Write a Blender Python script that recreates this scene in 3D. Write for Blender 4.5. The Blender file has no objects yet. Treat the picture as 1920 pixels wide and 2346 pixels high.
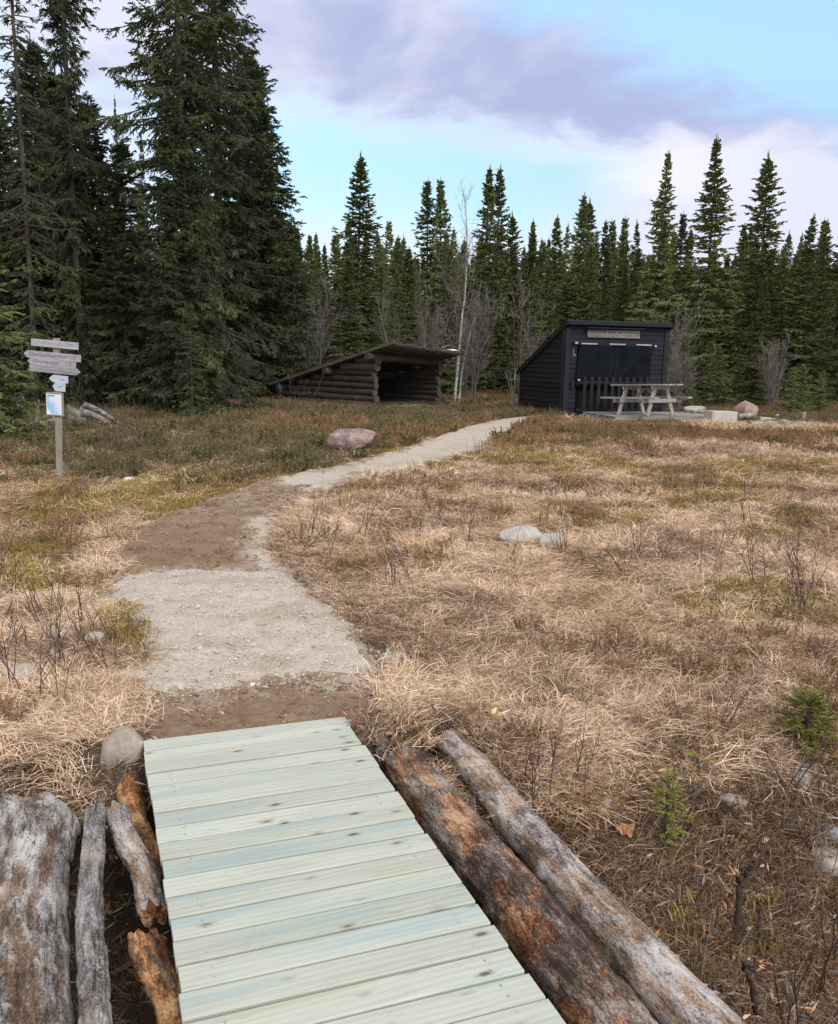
import bpy, bmesh, math
import numpy as np
from mathutils import Vector, Matrix, Euler
S = bpy.context.scene
COL = S.collection
R_ = math.radians
RNG = np.random.default_rng(7)

# ---------------------------------------------------------------- camera
CAM_H, FPX, PITCH, ROLL = 1.70, 1950.0, R_(10.1), R_(1.0)
cam = bpy.data.objects.new("camera", bpy.data.cameras.new("camera"))
COL.objects.link(cam)
cam.data.sensor_fit = 'HORIZONTAL'; cam.data.sensor_width = 36.0; cam.data.lens = 36.0*FPX/1920.0
cam.data.clip_start = 0.05; cam.data.clip_end = 3000
_f = Vector((0, math.cos(PITCH), -math.sin(PITCH))); _u = Vector((0, math.sin(PITCH), math.cos(PITCH))); _r = Vector((1, 0, 0))
_r2 = _r*math.cos(ROLL)+_u*math.sin(ROLL); _u2 = _u*math.cos(ROLL)-_r*math.sin(ROLL)
cam.matrix_world = Matrix(((_r2.x, _u2.x, -_f.x, 0), (_r2.y, _u2.y, -_f.y, 0), (_r2.z, _u2.z, -_f.z, CAM_H), (0, 0, 0, 1)))
S.camera = cam

# ---------------------------------------------------------------- light and exposure
S.view_settings.view_transform = 'Standard'; S.view_settings.look = 'None'
S.view_settings.exposure = 0.52; S.view_settings.gamma = 1.0
S.cycles.use_denoising = True
S.cycles.max_bounces = 5; S.cycles.diffuse_bounces = 3; S.cycles.glossy_bounces = 2
SUN_EL, SUN_AZ = R_(38), R_(140)          # azimuth clockwise from +Y: behind the camera to the right
sun = bpy.data.objects.new("sun", bpy.data.lights.new("sun", 'SUN')); COL.objects.link(sun)
sun.data.energy = 1.5; sun.data.angle = R_(16); sun.data.color = (1.0, 0.975, 0.945)
_d = Vector((math.sin(SUN_AZ)*math.cos(SUN_EL), math.cos(SUN_AZ)*math.cos(SUN_EL), math.sin(SUN_EL)))
sun.rotation_euler = _d.to_track_quat('Z', 'Y').to_euler()
SKY_STRENGTH = 0.10

class NT:
    """small helper for node trees"""
    def __init__(s, nt): s.nt = nt; s.n = nt.nodes; s.l = nt.links
    def node(s, t, **k):
        o = s.n.new(t)
        for a, v in k.items(): setattr(o, a, v)
        return o
    def set(s, sock, v):
        if isinstance(v, bpy.types.NodeSocket): s.l.new(v, sock)
        else: sock.default_value = v
    def m(s, op, a, b=0.0, c=0.0, clamp=False):
        o = s.node('ShaderNodeMath', operation=op, use_clamp=clamp)
        s.set(o.inputs[0], a); s.set(o.inputs[1], b); s.set(o.inputs[2], c)
        return o.outputs[0]
    def sstep(s, a, b, x):
        o = s.node('ShaderNodeMapRange', interpolation_type='SMOOTHSTEP')
        s.set(o.inputs['Value'], x)
        if isinstance(a, (int, float)) and isinstance(b, (int, float)) and a > b:
            o.inputs[1].default_value = b; o.inputs[2].default_value = a; o.inputs[3].default_value = 1; o.inputs[4].default_value = 0
        else:
            s.set(o.inputs[1], a); s.set(o.inputs[2], b)
        return o.outputs[0]
    def mix(s, f, a, b, mode='MIX'):
        o = s.node('ShaderNodeMix', data_type='RGBA', blend_type=mode)
        s.set(o.inputs[0], f)
        for i, v in ((6, a), (7, b)):
            if isinstance(v, tuple): o.inputs[i].default_value = (*v[:3], 1)
            else: s.set(o.inputs[i], v)
        return o.outputs[2]
    def noise(s, vec, scale, detail=4, rough=0.55, dist=0.0, dim='3D'):
        o = s.node('ShaderNodeTexNoise', noise_dimensions=dim)
        if vec is not None: s.l.new(vec, o.inputs['Vector'])
        o.inputs['Scale'].default_value = scale; o.inputs['Detail'].default_value = detail
        o.inputs['Roughness'].default_value = rough; o.inputs['Distortion'].default_value = dist
        return o.outputs['Fac']
    def voro(s, vec, scale, feature='F1', out='Distance', rnd=1.0):
        o = s.node('ShaderNodeTexVoronoi', feature=feature)
        if vec is not None: s.l.new(vec, o.inputs['Vector'])
        o.inputs['Scale'].default_value = scale; o.inputs['Randomness'].default_value = rnd
        return o.outputs[out]
    def ramp(s, fac, stops, mode='LINEAR'):
        o = s.node('ShaderNodeValToRGB'); cr = o.color_ramp; cr.interpolation = mode
        while len(cr.elements) < len(stops): cr.elements.new(0.5)
        for e, (p, c) in zip(cr.elements, stops):
            e.position = p; e.color = (*c, 1) if isinstance(c, tuple) else (c, c, c, 1)
        s.set(o.inputs[0], fac)
        return o.outputs[0]
    def coord(s, out='Object'): return s.node('ShaderNodeTexCoord').outputs[out]
    def pos(s): return s.node('ShaderNodeNewGeometry').outputs['Position']
    def attr(s, name, out='Fac'): return s.node('ShaderNodeAttribute', attribute_name=name).outputs[out]
    def mapv(s, vec, scale, rot=(0, 0, 0), loc=(0, 0, 0)):
        o = s.node('ShaderNodeMapping'); s.l.new(vec, o.inputs[0])
        o.inputs['Scale'].default_value = scale; o.inputs['Rotation'].default_value = rot; o.inputs['Location'].default_value = loc
        return o.outputs[0]

def make_world():
    w = bpy.data.worlds.new("World"); S.world = w; w.use_nodes = True
    w.node_tree.nodes.clear(); T = NT(w.node_tree)
    sky = T.node('ShaderNodeTexSky', sky_type='NISHITA')
    sky.sun_disc = False; sky.sun_elevation = SUN_EL; sky.sun_rotation = SUN_AZ
    sky.air_density = 1.0; sky.dust_density = 0.6; sky.ozone_density = 1.0
    d = T.coord('Generated')
    sep = T.node('ShaderNodeSeparateXYZ'); T.l.new(d, sep.inputs[0])
    az = T.m('ARCTAN2', sep.outputs[0], sep.outputs[1]); el = T.m('ARCSINE', sep.outputs[2])
    # warped angular coordinates
    v = T.mapv(d, (1, 1, 2.2))
    n1 = T.m('SUBTRACT', T.noise(v, 4.0, 6, 0.55, 0.4), 0.5)
    n2 = T.m('SUBTRACT', T.noise(v, 11.0, 6, 0.6, 0.5), 0.5)
    wv = T.m('ADD', T.m('MULTIPLY', n1, 0.11), T.m('MULTIPLY', n2, 0.095))
    e = T.m('ADD', el, wv); a = T.m('ADD', az, T.m('MULTIPLY', n1, 0.25))
    up = T.m('SUBTRACT', 0.388, T.m('MULTIPLY', az, 0.34))
    below_up = T.sstep(-0.030, 0.040, T.m('SUBTRACT', up, e))
    lo = T.m('SUBTRACT', 0.246, T.m('MULTIPLY', az, 0.08))
    above_lo = T.sstep(-0.035, 0.035, T.m('SUBTRACT', e, lo))
    right = T.sstep(0.13, 0.27, a)
    band = T.m('MULTIPLY', below_up, T.m('MAXIMUM', above_lo, right))
    low = T.m('MULTIPLY', T.sstep(0.185, 0.11, e), 0.85)
    left = T.m('MULTIPLY', T.sstep(-0.16, -0.34, a), 0.75)
    top = T.m('MULTIPLY', T.sstep(0.50, 0.75, T.m('ADD', el, T.m('MULTIPLY', n1, 0.5))), 0.9)
    back = T.sstep(0.75, 1.2, T.m('ABSOLUTE', az))
    dens = T.m('MAXIMUM', T.m('MAXIMUM', band, low), T.m('MAXIMUM', left, T.m('MAXIMUM', top, back)))
    # cloud colour: lavender body, paler lower edge, near-white overhead and behind
    body = T.sstep(-0.012, 0.045, T.m('SUBTRACT', e, T.m('ADD', lo, 0.0)))
    lav = T.m('MULTIPLY', body, T.sstep(-0.20, 0.06, T.m('ADD', n1, T.m('MULTIPLY', az, 0.50))))
    lav = T.m('MULTIPLY', lav, T.sstep(0.62, 0.46, el))
    kw = 1.0/SKY_STRENGTH
    white = (0.575*kw, 0.59*kw, 0.70*kw); lavc = (0.325*kw, 0.365*kw, 0.555*kw); bright = (1.04*kw, 0.99*kw, 0.94*kw)
    cc = T.mix(lav, white, lavc)
    puff = T.m('MULTIPLY', T.m('MULTIPLY', T.sstep(0.055, 0.0, T.m('ABSOLUTE', T.m('ADD', T.m('SUBTRACT', e, lo), 0.02))), T.sstep(0.06, 0.16, a)), T.sstep(0.42, 0.22, az))
    cc = T.mix(T.m('MULTIPLY', puff, .5), cc, (0.78*kw, 0.75*kw, 0.79*kw))
    over = T.m('MAXIMUM', T.sstep(0.5, 0.8, el), back)  # unseen white cloud overhead and behind, added to neutralise the blue ambient light
    cc = T.mix(over, cc, bright)
    gain = T.node('ShaderNodeMix', data_type='RGBA', blend_type='MULTIPLY'); gain.inputs[0].default_value = 1
    T.l.new(sky.outputs[0], gain.inputs[6]); gain.inputs[7].default_value = (1.42, 1.47, 1.34, 1)
    lift = T.m('ADD', 0.92, T.m('MULTIPLY', T.sstep(0.14, 0.38, el), 0.62)); lc = T.node('ShaderNodeVectorMath', operation='SCALE'); T.l.new(gain.outputs[2], lc.inputs[0]); T.l.new(lift, lc.inputs['Scale'])
    col = T.mix(dens, lc.outputs[0], cc)
    bg = T.node('ShaderNodeBackground'); T.l.new(col, bg.inputs[0]); bg.inputs[1].default_value = SKY_STRENGTH
    out = T.node('ShaderNodeOutputWorld'); T.l.new(bg.outputs[0], out.inputs[0])
make_world()

# ---------------------------------------------------------------- numeric helpers
def ss(a, b, x):
    t = np.clip((np.asarray(x, float)-a)/(b-a), 0, 1); return t*t*(3-2*t)

def _hash(ix, iy, iz, seed):
    h = (ix.astype(np.int64)*374761393 + iy.astype(np.int64)*668265263 + iz.astype(np.int64)*2147483647 + seed*974634777) & 0xFFFFFFFF
    h = ((h ^ (h >> 13))*1274126177) & 0xFFFFFFFF
    h = ((h ^ (h >> 16))*2246822519) & 0xFFFFFFFF
    return ((h ^ (h >> 15)) & 0xFFFFFF)/float(0xFFFFFF)

def vnoise(x, y, z=0.0, seed=0):
    x, y, z = np.broadcast_arrays(np.asarray(x, float), np.asarray(y, float), np.asarray(z, float))
    ix, iy, iz = np.floor(x), np.floor(y), np.floor(z)
    fx, fy, fz = x-ix, y-iy, z-iz
    fx, fy, fz = [f*f*f*(f*(f*6-15)+10) for f in (fx, fy, fz)]
    r = 0
    for dx in (0, 1):
        for dy in (0, 1):
            for dz in (0, 1):
                r = r + _hash(ix+dx, iy+dy, iz+dz, seed)*(fx if dx else 1-fx)*(fy if dy else 1-fy)*(fz if dz else 1-fz)
    return r*2-1

def fbm(x, y, z=0.0, seed=0, octaves=4, gain=0.5):
    r = 0; a = 1.0; s = 0
    x = np.asarray(x, float); y = np.asarray(y, float); z = np.asarray(z, float)
    for i in range(octaves):
        r = r + a*vnoise(x*2**i, y*2**i, z*2**i, seed+i*17); s += a; a *= gain
    return r/s

CAMR, CAMU, CAMF = np.array(_r2), np.array(_u2), np.array(_f)
def ray(px, py): return (px-960)/FPX*CAMR - (py-1173)/FPX*CAMU + CAMF
def base_z(x, y):
    """smooth lie of the land, without bumps"""
    return 0.30*ss(4, 20, y)
def P(px, py, dz=0.0):
    """where the sight line through a photo point meets the land (dz above it)"""
    d = ray(px, py); z = 0.0
    for _ in range(12):
        t = (z+dz-CAM_H)/d[2]; q = d*t
        z = float(base_z(q[0], q[1]))
    return np.array([q[0], q[1], z+dz])
def PZ(px, py, z):
    d = ray(px, py); t = (z-CAM_H)/d[2]; return np.array([0, 0, CAM_H])+d*t
def PY(px, py, Y):
    d = ray(px, py); return np.array([0, 0, CAM_H])+d*(Y/d[1])

def pip(poly, x, y):
    poly = np.asarray(poly); inside = np.zeros(np.shape(x), bool)
    for (x0, y0), (x1, y1) in zip(poly, np.roll(poly, -1, 0)):
        c = ((y0 > y) != (y1 > y)) & (x < (x1-x0)*(y-y0)/((y1-y0) if y1 != y0 else 1e-9)+x0)
        inside ^= c
    return inside
def sdist(poly, x, y):
    """signed distance, positive inside"""
    poly = np.asarray(poly); d = np.full(np.shape(x), 1e9)
    for (x0, y0), (x1, y1) in zip(poly, np.roll(poly, -1, 0)):
        vx, vy = x1-x0, y1-y0; L = vx*vx+vy*vy+1e-12
        t = np.clip(((x-x0)*vx+(y-y0)*vy)/L, 0, 1)
        d = np.minimum(d, np.hypot(x-x0-t*vx, y-y0-t*vy))
    return np.where(pip(poly, x, y), d, -d)

# ---------------------------------------------------------------- mesh helpers
class MB:
    def __init__(s): s.v = []; s.f = []; s.nv = 0; s.a = []; s.c = []; s.mi = []
    def add(s, v, faces, a=0.0, col=None, mi=0):
        """v (n,3); faces: list of index arrays (m,k)"""
        v = np.asarray(v, float).reshape(-1, 3)
        for F in (faces if isinstance(faces, list) else [faces]):
            F = np.asarray(F, int)
            if F.size: s.f.append(F+s.nv); s.mi.append(np.full(len(F), mi, int))
        s.v.append(v); s.nv += len(v)
        s.a.append(np.broadcast_to(np.asarray(a, float), (len(v),)))
        if col is not None: s.c.append(np.broadcast_to(np.asarray(col, float), (len(v), 3)))
        else: s.c.append(np.ones((len(v), 3)))
    def box(s, c, size, M=None, a=0.0, mi=0):
        x, y, z = np.array(size)/2.0
        v = np.array([(-x,-y,-z),(x,-y,-z),(x,y,-z),(-x,y,-z),(-x,-y,z),(x,-y,z),(x,y,z),(-x,y,z)])
        if M is not None: v = v @ np.array(M.to_3x3() if hasattr(M, 'to_3x3') else M).T
        v = v+np.array(c)
        s.add(v, np.array([(0,3,2,1),(4,5,6,7),(0,1,5,4),(1,2,6,5),(2,3,7,6),(3,0,4,7)]), a, mi=mi)
    def bar(s, p0, p1, w, h, up=(0, 0, 1), a=0.0, mi=0):
        """square-section bar from p0 to p1; w across, h along 'up'"""
        p0 = np.array(p0, float); p1 = np.array(p1, float); d = p1-p0; L = np.linalg.norm(d); d = d/L
        u = np.array(up, float); u = u-d*(u@d); u /= np.linalg.norm(u); r = np.cross(d, u)
        s.box((p0+p1)/2, (L, w, h), np.stack([d, r, u], 1), a, mi)
    def tube(s, pts, rad, n=6, a=0.0, cap=True, mi=0):
        pts = np.asarray(pts, float); m = len(pts); rad = np.broadcast_to(np.asarray(rad, float), (m,))
        t = np.gradient(pts, axis=0); t /= np.linalg.norm(t, axis=1)[:, None]+1e-12
        ref = np.array([0, 0, 1.0]) if abs(t[0][2]) < 0.9 else np.array([1.0, 0, 0])
        r = np.cross(t, ref); r /= np.linalg.norm(r, axis=1)[:, None]+1e-12; u = np.cross(r, t)
        th = np.arange(n)*2*np.pi/n
        v = pts[:, None]+rad[:, None, None]*(np.cos(th)[None, :, None]*r[:, None]+np.sin(th)[None, :, None]*u[:, None])
        i = np.arange(m-1)[:, None]*n; k = np.arange(n)[None]; k2 = (k+1) % n
        q = np.stack([i+k, i+k2, i+n+k2, i+n+k], -1).reshape(-1, 4)
        fs = [q]
        if cap and n >= 3: fs += [np.arange(n)[None, ::-1], (np.arange(n)+(m-1)*n)[None]]
        s.add(v.reshape(-1, 3), fs, a, mi=mi)
    def leaves(s, B, D, L, W, a=0.0, col=None, cross=True, rng=RNG, mid=0.45):
        """spindle-shaped twigs: base B, direction D, length L, width W; two crossed blades each"""
        B = np.asarray(B, float); D = np.asarray(D, float); n = len(B)
        if n == 0: return
        L = np.broadcast_to(np.asarray(L, float), (n,)); W = np.broadcast_to(np.asarray(W, float), (n,))
        D = D/(np.linalg.norm(D, axis=1)[:, None]+1e-9)
        q = rng.normal(size=(n, 3)); s1 = np.cross(D, q); s1 /= np.linalg.norm(s1, axis=1)[:, None]+1e-9
        s2 = np.cross(D, s1)
        mid_ = B+D*(L*mid)[:, None]; tip = B+D*L[:, None]; w = (W/2)[:, None]
        vs = [B, tip, mid_+s1*w, mid_-s1*w] + ([mid_+s2*w, mid_-s2*w] if cross else [])
        k = len(vs); v = np.stack(vs, 1).reshape(-1, 3); i = np.arange(n)[:, None]*k
        f = [np.concatenate([i, i+2, i+1, i+3], 1)] + ([np.concatenate([i, i+4, i+1, i+5], 1)] if cross else [])
        A = np.repeat(np.broadcast_to(np.asarray(a, float), (n,)), k)
        C = None if col is None else np.repeat(np.broadcast_to(np.asarray(col, float), (n, 3)), k, 0)
        s.add(v, f, A, C)
    def mesh(s, name, mats, smooth=False):
        me = bpy.data.meshes.new(name)
        v = np.concatenate(s.v).astype(np.float32); me.vertices.add(len(v)); me.vertices.foreach_set('co', v.ravel())
        lens = np.concatenate([np.full(len(F), F.shape[1], np.int32) for F in s.f])
        idx = np.concatenate([F.ravel() for F in s.f]).astype(np.int32)
        me.loops.add(len(idx)); me.loops.foreach_set('vertex_index', idx)
        me.polygons.add(len(lens)); st = np.concatenate([[0], np.cumsum(lens)[:-1]]).astype(np.int32)
        me.polygons.foreach_set('loop_start', st); me.polygons.foreach_set('loop_total', lens)
        me.polygons.foreach_set('material_index', np.concatenate(s.mi).astype(np.int32))
        me.polygons.foreach_set('use_smooth', np.full(len(lens), bool(smooth)))
        me.update(calc_edges=True)
        at = me.attributes.new('rnd', 'FLOAT', 'POINT'); at.data.foreach_set('value', np.concatenate(s.a).astype(np.float32))
        C = np.concatenate(s.c); 
        if not np.all(C == 1):
            ac = me.attributes.new('Col', 'FLOAT_COLOR', 'POINT')
            ac.data.foreach_set('color', np.concatenate([C, np.ones((len(C), 1))], 1).astype(np.float32).ravel())
        for m in (mats if isinstance(mats, (list, tuple)) else [mats]): me.materials.append(m)
        return me
    def build(s, name, mats, parent=None, smooth=False, loc=None):
        return link(name, s.mesh(name, mats, smooth), parent, loc)

def link(name, me, parent=None, loc=None, rot=None):
    o = bpy.data.objects.new(name, me); COL.objects.link(o)
    if parent is not None: o.parent = parent
    if loc is not None: o.location = loc
    if rot is not None: o.rotation_euler = rot
    return o
def tag(o, label=None, cat=None, group=None, kind=None):
    if label: o['label'] = label
    if cat: o['category'] = cat
    if group: o['group'] = group
    if kind or cat: o['kind'] = kind or 'thing'
    return o
def thing(name, label, cat, loc=(0, 0, 0), rot=(0, 0, 0), group=None):
    o = bpy.data.objects.new(name, None); COL.objects.link(o); o.empty_display_size = 0.2
    o.location = loc; o.rotation_euler = rot
    return tag(o, label, cat, group)
def copy_tree(o, parent=None):
    c = o.copy(); COL.objects.link(c); c.parent = parent
    for ch in list(o.children): copy_tree(ch, c)
    return c
def bevel(o, w=0.004, seg=1):
    m = o.modifiers.new('bevel', 'BEVEL'); m.width = w; m.segments = seg; m.limit_method = 'ANGLE'
    return o

# ---------------------------------------------------------------- materials
def mat(name, fn, rough=0.9, spec=0.25):
    m = bpy.data.materials.new(name); m.use_nodes = True; T = NT(m.node_tree)
    b = T.n['Principled BSDF']; b.inputs['Roughness'].default_value = rough
    b.inputs['Specular IOR Level'].default_value = spec
    r = fn(T)
    col, bump = r[0], (r[1] if len(r) > 1 else None)
    T.set(b.inputs['Base Color'], col if isinstance(col, bpy.types.NodeSocket) else (*col, 1))
    if bump is not None:
        bn = T.node('ShaderNodeBump'); T.set(bn.inputs['Height'], bump[0]); bn.inputs['Strength'].default_value = bump[1]; bn.inputs['Distance'].default_value = bump[2]
        T.l.new(bn.outputs[0], b.inputs['Normal'])
    if len(r) > 2 and r[2] is not None: T.set(b.inputs['Roughness'], r[2])
    return m
def C(*v): return tuple(v)

def wood(name, stops, axis=0, gs=1.0, rnd=0.35, bump=0.3, knots=0.0, crack=0.5):
    """weathered timber with grain along one local axis"""
    def fn(T):
        sc = [55*gs]*3; sc[axis] = 2.2*gs
        off = T.m('MULTIPLY', T.attr('rnd'), 37.0)
        cv = T.node('ShaderNodeVectorMath', operation='ADD'); T.l.new(T.coord(), cv.inputs[0])
        cx = T.node('ShaderNodeCombineXYZ'); [T.l.new(off, cx.inputs[i]) for i in range(3)]
        T.l.new(cx.outputs[0], cv.inputs[1]); v = cv.outputs[0]
        g = T.noise(T.mapv(v, sc), 1.0, 5, 0.6, 0.6); l = T.noise(v, 3.0*gs, 4, 0.6)
        f = T.m('ADD', T.m('MULTIPLY', g, 0.65), T.m('MULTIPLY', l, 0.35))
        c = T.ramp(f, stops)
        tint = T.m('ADD', 1.0-rnd/2, T.m('MULTIPLY', T.attr('rnd'), rnd))
        tc = T.node('ShaderNodeCombineColor'); [T.l.new(tint, tc.inputs[i]) for i in range(3)]
        c = T.mix(1.0, c, tc.outputs[0], 'MULTIPLY')
        if crack:
            cr = T.sstep(0.44, 0.34, T.noise(T.mapv(v, sc), 0.55, 3, 0.5, 0.3))
            c = T.mix(T.m('MULTIPLY', cr, crack), c, tuple(x*0.35 for x in stops[0][1]))
        return c, (f, bump, 0.01)
    return mat(name, fn, 0.85, 0.2)

M_grey = wood('grey_timber', [(0.25, C(.10,.095,.095)), (0.5, C(.24,.225,.22)), (0.75, C(.40,.38,.365))], 0)
M_greyz = wood('grey_timber_upright', [(0.25, C(.13,.12,.115)), (0.5, C(.25,.225,.20)), (0.75, C(.36,.33,.29))], 2)
M_signw = wood('sign_timber', [(0.25, C(.16,.16,.185)), (0.5, C(.265,.268,.31)), (0.75, C(.385,.385,.435))], 0, rnd=.3, crack=.25)
M_shelter = wood('old_dark_log', [(0.25, C(.016,.0145,.014)), (0.5, C(.055,.049,.045)), (0.78, C(.145,.132,.122))], 0, gs=.6, rnd=.7, bump=.5)
M_shelterend = wood('log_end_grain', [(0.25, C(.02,.019,.018)), (0.5, C(.055,.05,.045)), (0.8, C(.11,.10,.09))], 2, gs=.5)
M_roofedge = wood('roof_edge_plank', [(0.25, C(.05,.045,.04)), (0.5, C(.12,.105,.09)), (0.8, C(.20,.18,.16))], 1, gs=.6)
M_felt = mat('roof_felt', lambda T: (T.ramp(T.noise(T.coord(), 6, 5), [(.3, C(.010,.010,.011)), (.7, C(.03,.03,.03))]), (T.noise(T.coord(), 40, 3), .4, .01)))
M_black = wood('black_stained_board', [(0.2, C(.0075,.0090,.0135)), (0.5, C(.0120,.0145,.022)), (0.8, C(.021,.0245,.036))], 0, gs=.5, rnd=.35, bump=.25, crack=.2)  # sky reflection on the front boards mixed in as a bluish tint
M_blackz = wood('black_stained_trim', [(0.2, C(.010,.011,.015)), (0.5, C(.016,.0175,.023)), (0.8, C(.026,.028,.036))], 2, gs=.5, rnd=.3, bump=.2, crack=.2)
M_tarp = mat('black_tarpaulin', lambda T: (T.ramp(T.noise(T.coord(), 4, 4), [(.3, C(.006,.0072,.011)), (.7, C(.0098,.0115,.0175))]), (T.noise(T.mapv(T.coord(), (1,1,1)), 180, 2), .12, .002)), .9, .03)
M_shade = mat('painted_shade', lambda T: ((.006,.006,.007),))  # near-black that stands in for shade inside the shed
M_whitew = mat('white_batten', lambda T: (T.ramp(T.noise(T.mapv(T.coord(), (3,40,40)), 2, 4), [(.3, C(.16,.165,.19)), (.7, C(.42,.43,.47))]),))
M_screw = mat('dull_screw', lambda T: ((.24,.25,.225),), .5, .4)
M_steel = mat('bare_metal', lambda T: ((.5,.5,.5),), .4, .5)
M_plastic = mat('pale_plastic', lambda T: (T.ramp(T.noise(T.coord(), 5, 3), [(.3, C(.30,.37,.47)), (.7, C(.42,.49,.58))]),), .5, .4)
M_ink = mat('faded_ink', lambda T: ((.075,.07,.08),))
M_inkp = mat('pale_ink', lambda T: ((.17,.16,.175),))
M_inkb = mat('blue_ink', lambda T: ((.10,.14,.24),))
def f_map(T):
    v = T.coord('Generated')
    n = T.noise(v, 3.2, 5, .6, .5)
    sep = T.node('ShaderNodeSeparateXYZ'); T.l.new(v, sep.inputs[0])
    k = T.m('ADD', T.m('MULTIPLY', T.m('ADD', sep.outputs[0], T.m('MULTIPLY', sep.outputs[2], .8)), .42), T.m('MULTIPLY', n, .42))
    return (T.ramp(k, [(.28, C(.62,.72,.82)), (.36, C(.20,.42,.60)), (.52, C(.26,.48,.66)), (.60, C(.48,.56,.72)), (.8, C(.56,.62,.76))]),)
M_map = mat('map_sheet', f_map, .35, .4)
M_mapw = mat('map_margin', lambda T: ((.62,.70,.80),), .4, .4)

def f_deck(T):
    v0 = T.coord(); rnd = T.attr('rnd')
    cv = T.node('ShaderNodeVectorMath', operation='ADD'); T.l.new(v0, cv.inputs[0])
    cx = T.node('ShaderNodeCombineXYZ'); T.l.new(T.m('MULTIPLY', rnd, 53.0), cx.inputs[0]); T.l.new(T.m('MULTIPLY', rnd, 17.0), cx.inputs[2]); T.l.new(cx.outputs[0], cv.inputs[1])
    v = cv.outputs[0]
    wv = T.mapv(v, (2.2, 9, 9))
    warp = T.noise(wv, 1.4, 3, .5)
    # grain rings, bent round the knots
    sx = T.node('ShaderNodeSeparateXYZ'); T.l.new(v, sx.inputs[0])
    kn = T.voro(T.mapv(v, (5.5, 14.0, 0.0)), 1.0)
    knot_near = T.sstep(0.34, 0.05, kn)
    yy = T.m('ADD', T.m('MULTIPLY', sx.outputs[1], 260), T.m('ADD', T.m('MULTIPLY', warp, 9), T.m('MULTIPLY', knot_near, 3.5)))
    ring = T.m('MULTIPLY', T.m('ADD', T.m('SINE', yy), 1.0), 0.5)
    fine = T.noise(T.mapv(v, (4, 260, 260)), 1.0, 3, .6)
    big = T.noise(T.mapv(v, (1.0, 6, 6)), 1.3, 3, .55)
    g = T.m('ADD', T.m('MULTIPLY', ring, .13), T.m('ADD', T.m('MULTIPLY', fine, .52), T.m('MULTIPLY', big, .35)))
    c = T.ramp(g, [(.24, C(.25,.262,.228)), (.46, C(.355,.378,.335)), (.70, C(.43,.452,.408))])
    blue = T.sstep(.50, .78, T.noise(T.mapv(v, (.9, 11, 11)), 1.0, 3, .55))
    c = T.mix(T.m('MULTIPLY', blue, .72), c, C(.215,.325,.36))
    brown = T.sstep(.58, .80, T.noise(T.mapv(v, (.7, 7, 7), loc=(9, 3, 1)), 1.0, 3, .55))
    c = T.mix(T.m('MULTIPLY', brown, .6), c, C(.30,.27,.19))
    pt = T.m('ADD', .89, T.m('MULTIPLY', T.m('FRACT', T.m('MULTIPLY', rnd, 7.31)), .17))
    pc = T.node('ShaderNodeCombineColor'); [T.l.new(pt, pc.inputs[i]) for i in range(3)]
    c = T.mix(1.0, c, pc.outputs[0], 'MULTIPLY')
    sel = T.m('GREATER_THAN', T.voro(T.mapv(v, (5.5, 14.0, 0.0)), 1.0, out='Color'), .30)
    kd = T.m('MULTIPLY', T.m('MULTIPLY', T.sstep(.24, .08, kn), sel), .55)
    c = T.mix(kd, c, C(.17,.14,.10))
    kc = T.m('MULTIPLY', T.sstep(.13, .06, kn), sel)
    c = T.mix(T.m('MULTIPLY', kc, .8), c, C(.05,.05,.045))
    dirt = T.sstep(.55, .72, T.noise(v0, 7, 7, .8))
    c = T.mix(T.m('MULTIPLY', dirt, .40), c, C(.27,.22,.16))
    return c, (g, .18, .004)
M_deck = mat('treated_pine', f_deck, .62, .35)

def f_bark(stops_bark, stops_core):
    def fn(T):
        v = T.coord(); m = T.attr('rnd')
        n = T.noise(T.mapv(v, (6, 24, 24)), 1.6, 7, .72, .6); n2 = T.noise(T.mapv(v, (1, 1.5, 1.5)), 95, 5, .7)
        f = T.m('ADD', T.m('MULTIPLY', n, .55), T.m('MULTIPLY', n2, .45))
        f = T.m('ADD', T.m('MULTIPLY', T.m('SUBTRACT', f, .5), 2.1), .5)
        cb = T.ramp(f, stops_bark); cc = T.ramp(f, stops_core)
        c = T.mix(m, cc, cb)
        big = T.noise(v, 5.0, 4, .6); f = T.m('ADD', f, T.m('MULTIPLY', T.m('SUBTRACT', big, .5), .9))
        cb = T.ramp(f, stops_bark); cc = T.ramp(f, stops_core); c = T.mix(m, cc, cb)
        sp = T.sstep(.575, .63, T.noise(T.mapv(v, (9, 22, 22)), 2.2, 6, .78))
        c = T.mix(T.m('MULTIPLY', sp, .75), c, C(.018,.015,.013))
        ck = T.sstep(.37, .33, T.noise(T.mapv(v, (1.6, 42, 42)), 1.0, 4, .6, .25))
        c = T.mix(T.m('MULTIPLY', ck, .55), c, C(.025,.02,.018))
        return c, (T.m('SUBTRACT', T.m('ADD', T.m('MULTIPLY', n, .5), T.m('MULTIPLY', n2, .5)), T.m('MULTIPLY', ck, .6)), .85, .015)
    return fn
M_logbrown = mat('red_brown_bark', f_bark([(.30, C(.030,.022,.018)), (.45, C(.085,.060,.048)), (.58, C(.165,.130,.112)), (.76, C(.32,.285,.265))],
                                          [(.30, C(.045,.020,.012)), (.46, C(.15,.065,.034)), (.58, C(.28,.145,.078)), (.72, C(.43,.29,.19))]))
M_logpale = mat('pale_peeled_log', f_bark([(.28, C(.06,.052,.05)), (.42, C(.20,.18,.175)), (.56, C(.36,.335,.33)), (.75, C(.50,.475,.47))],
                                          [(.28, C(.09,.062,.045)), (.45, C(.24,.165,.115)), (.6, C(.36,.285,.235)), (.75, C(.50,.44,.40))]))
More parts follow.
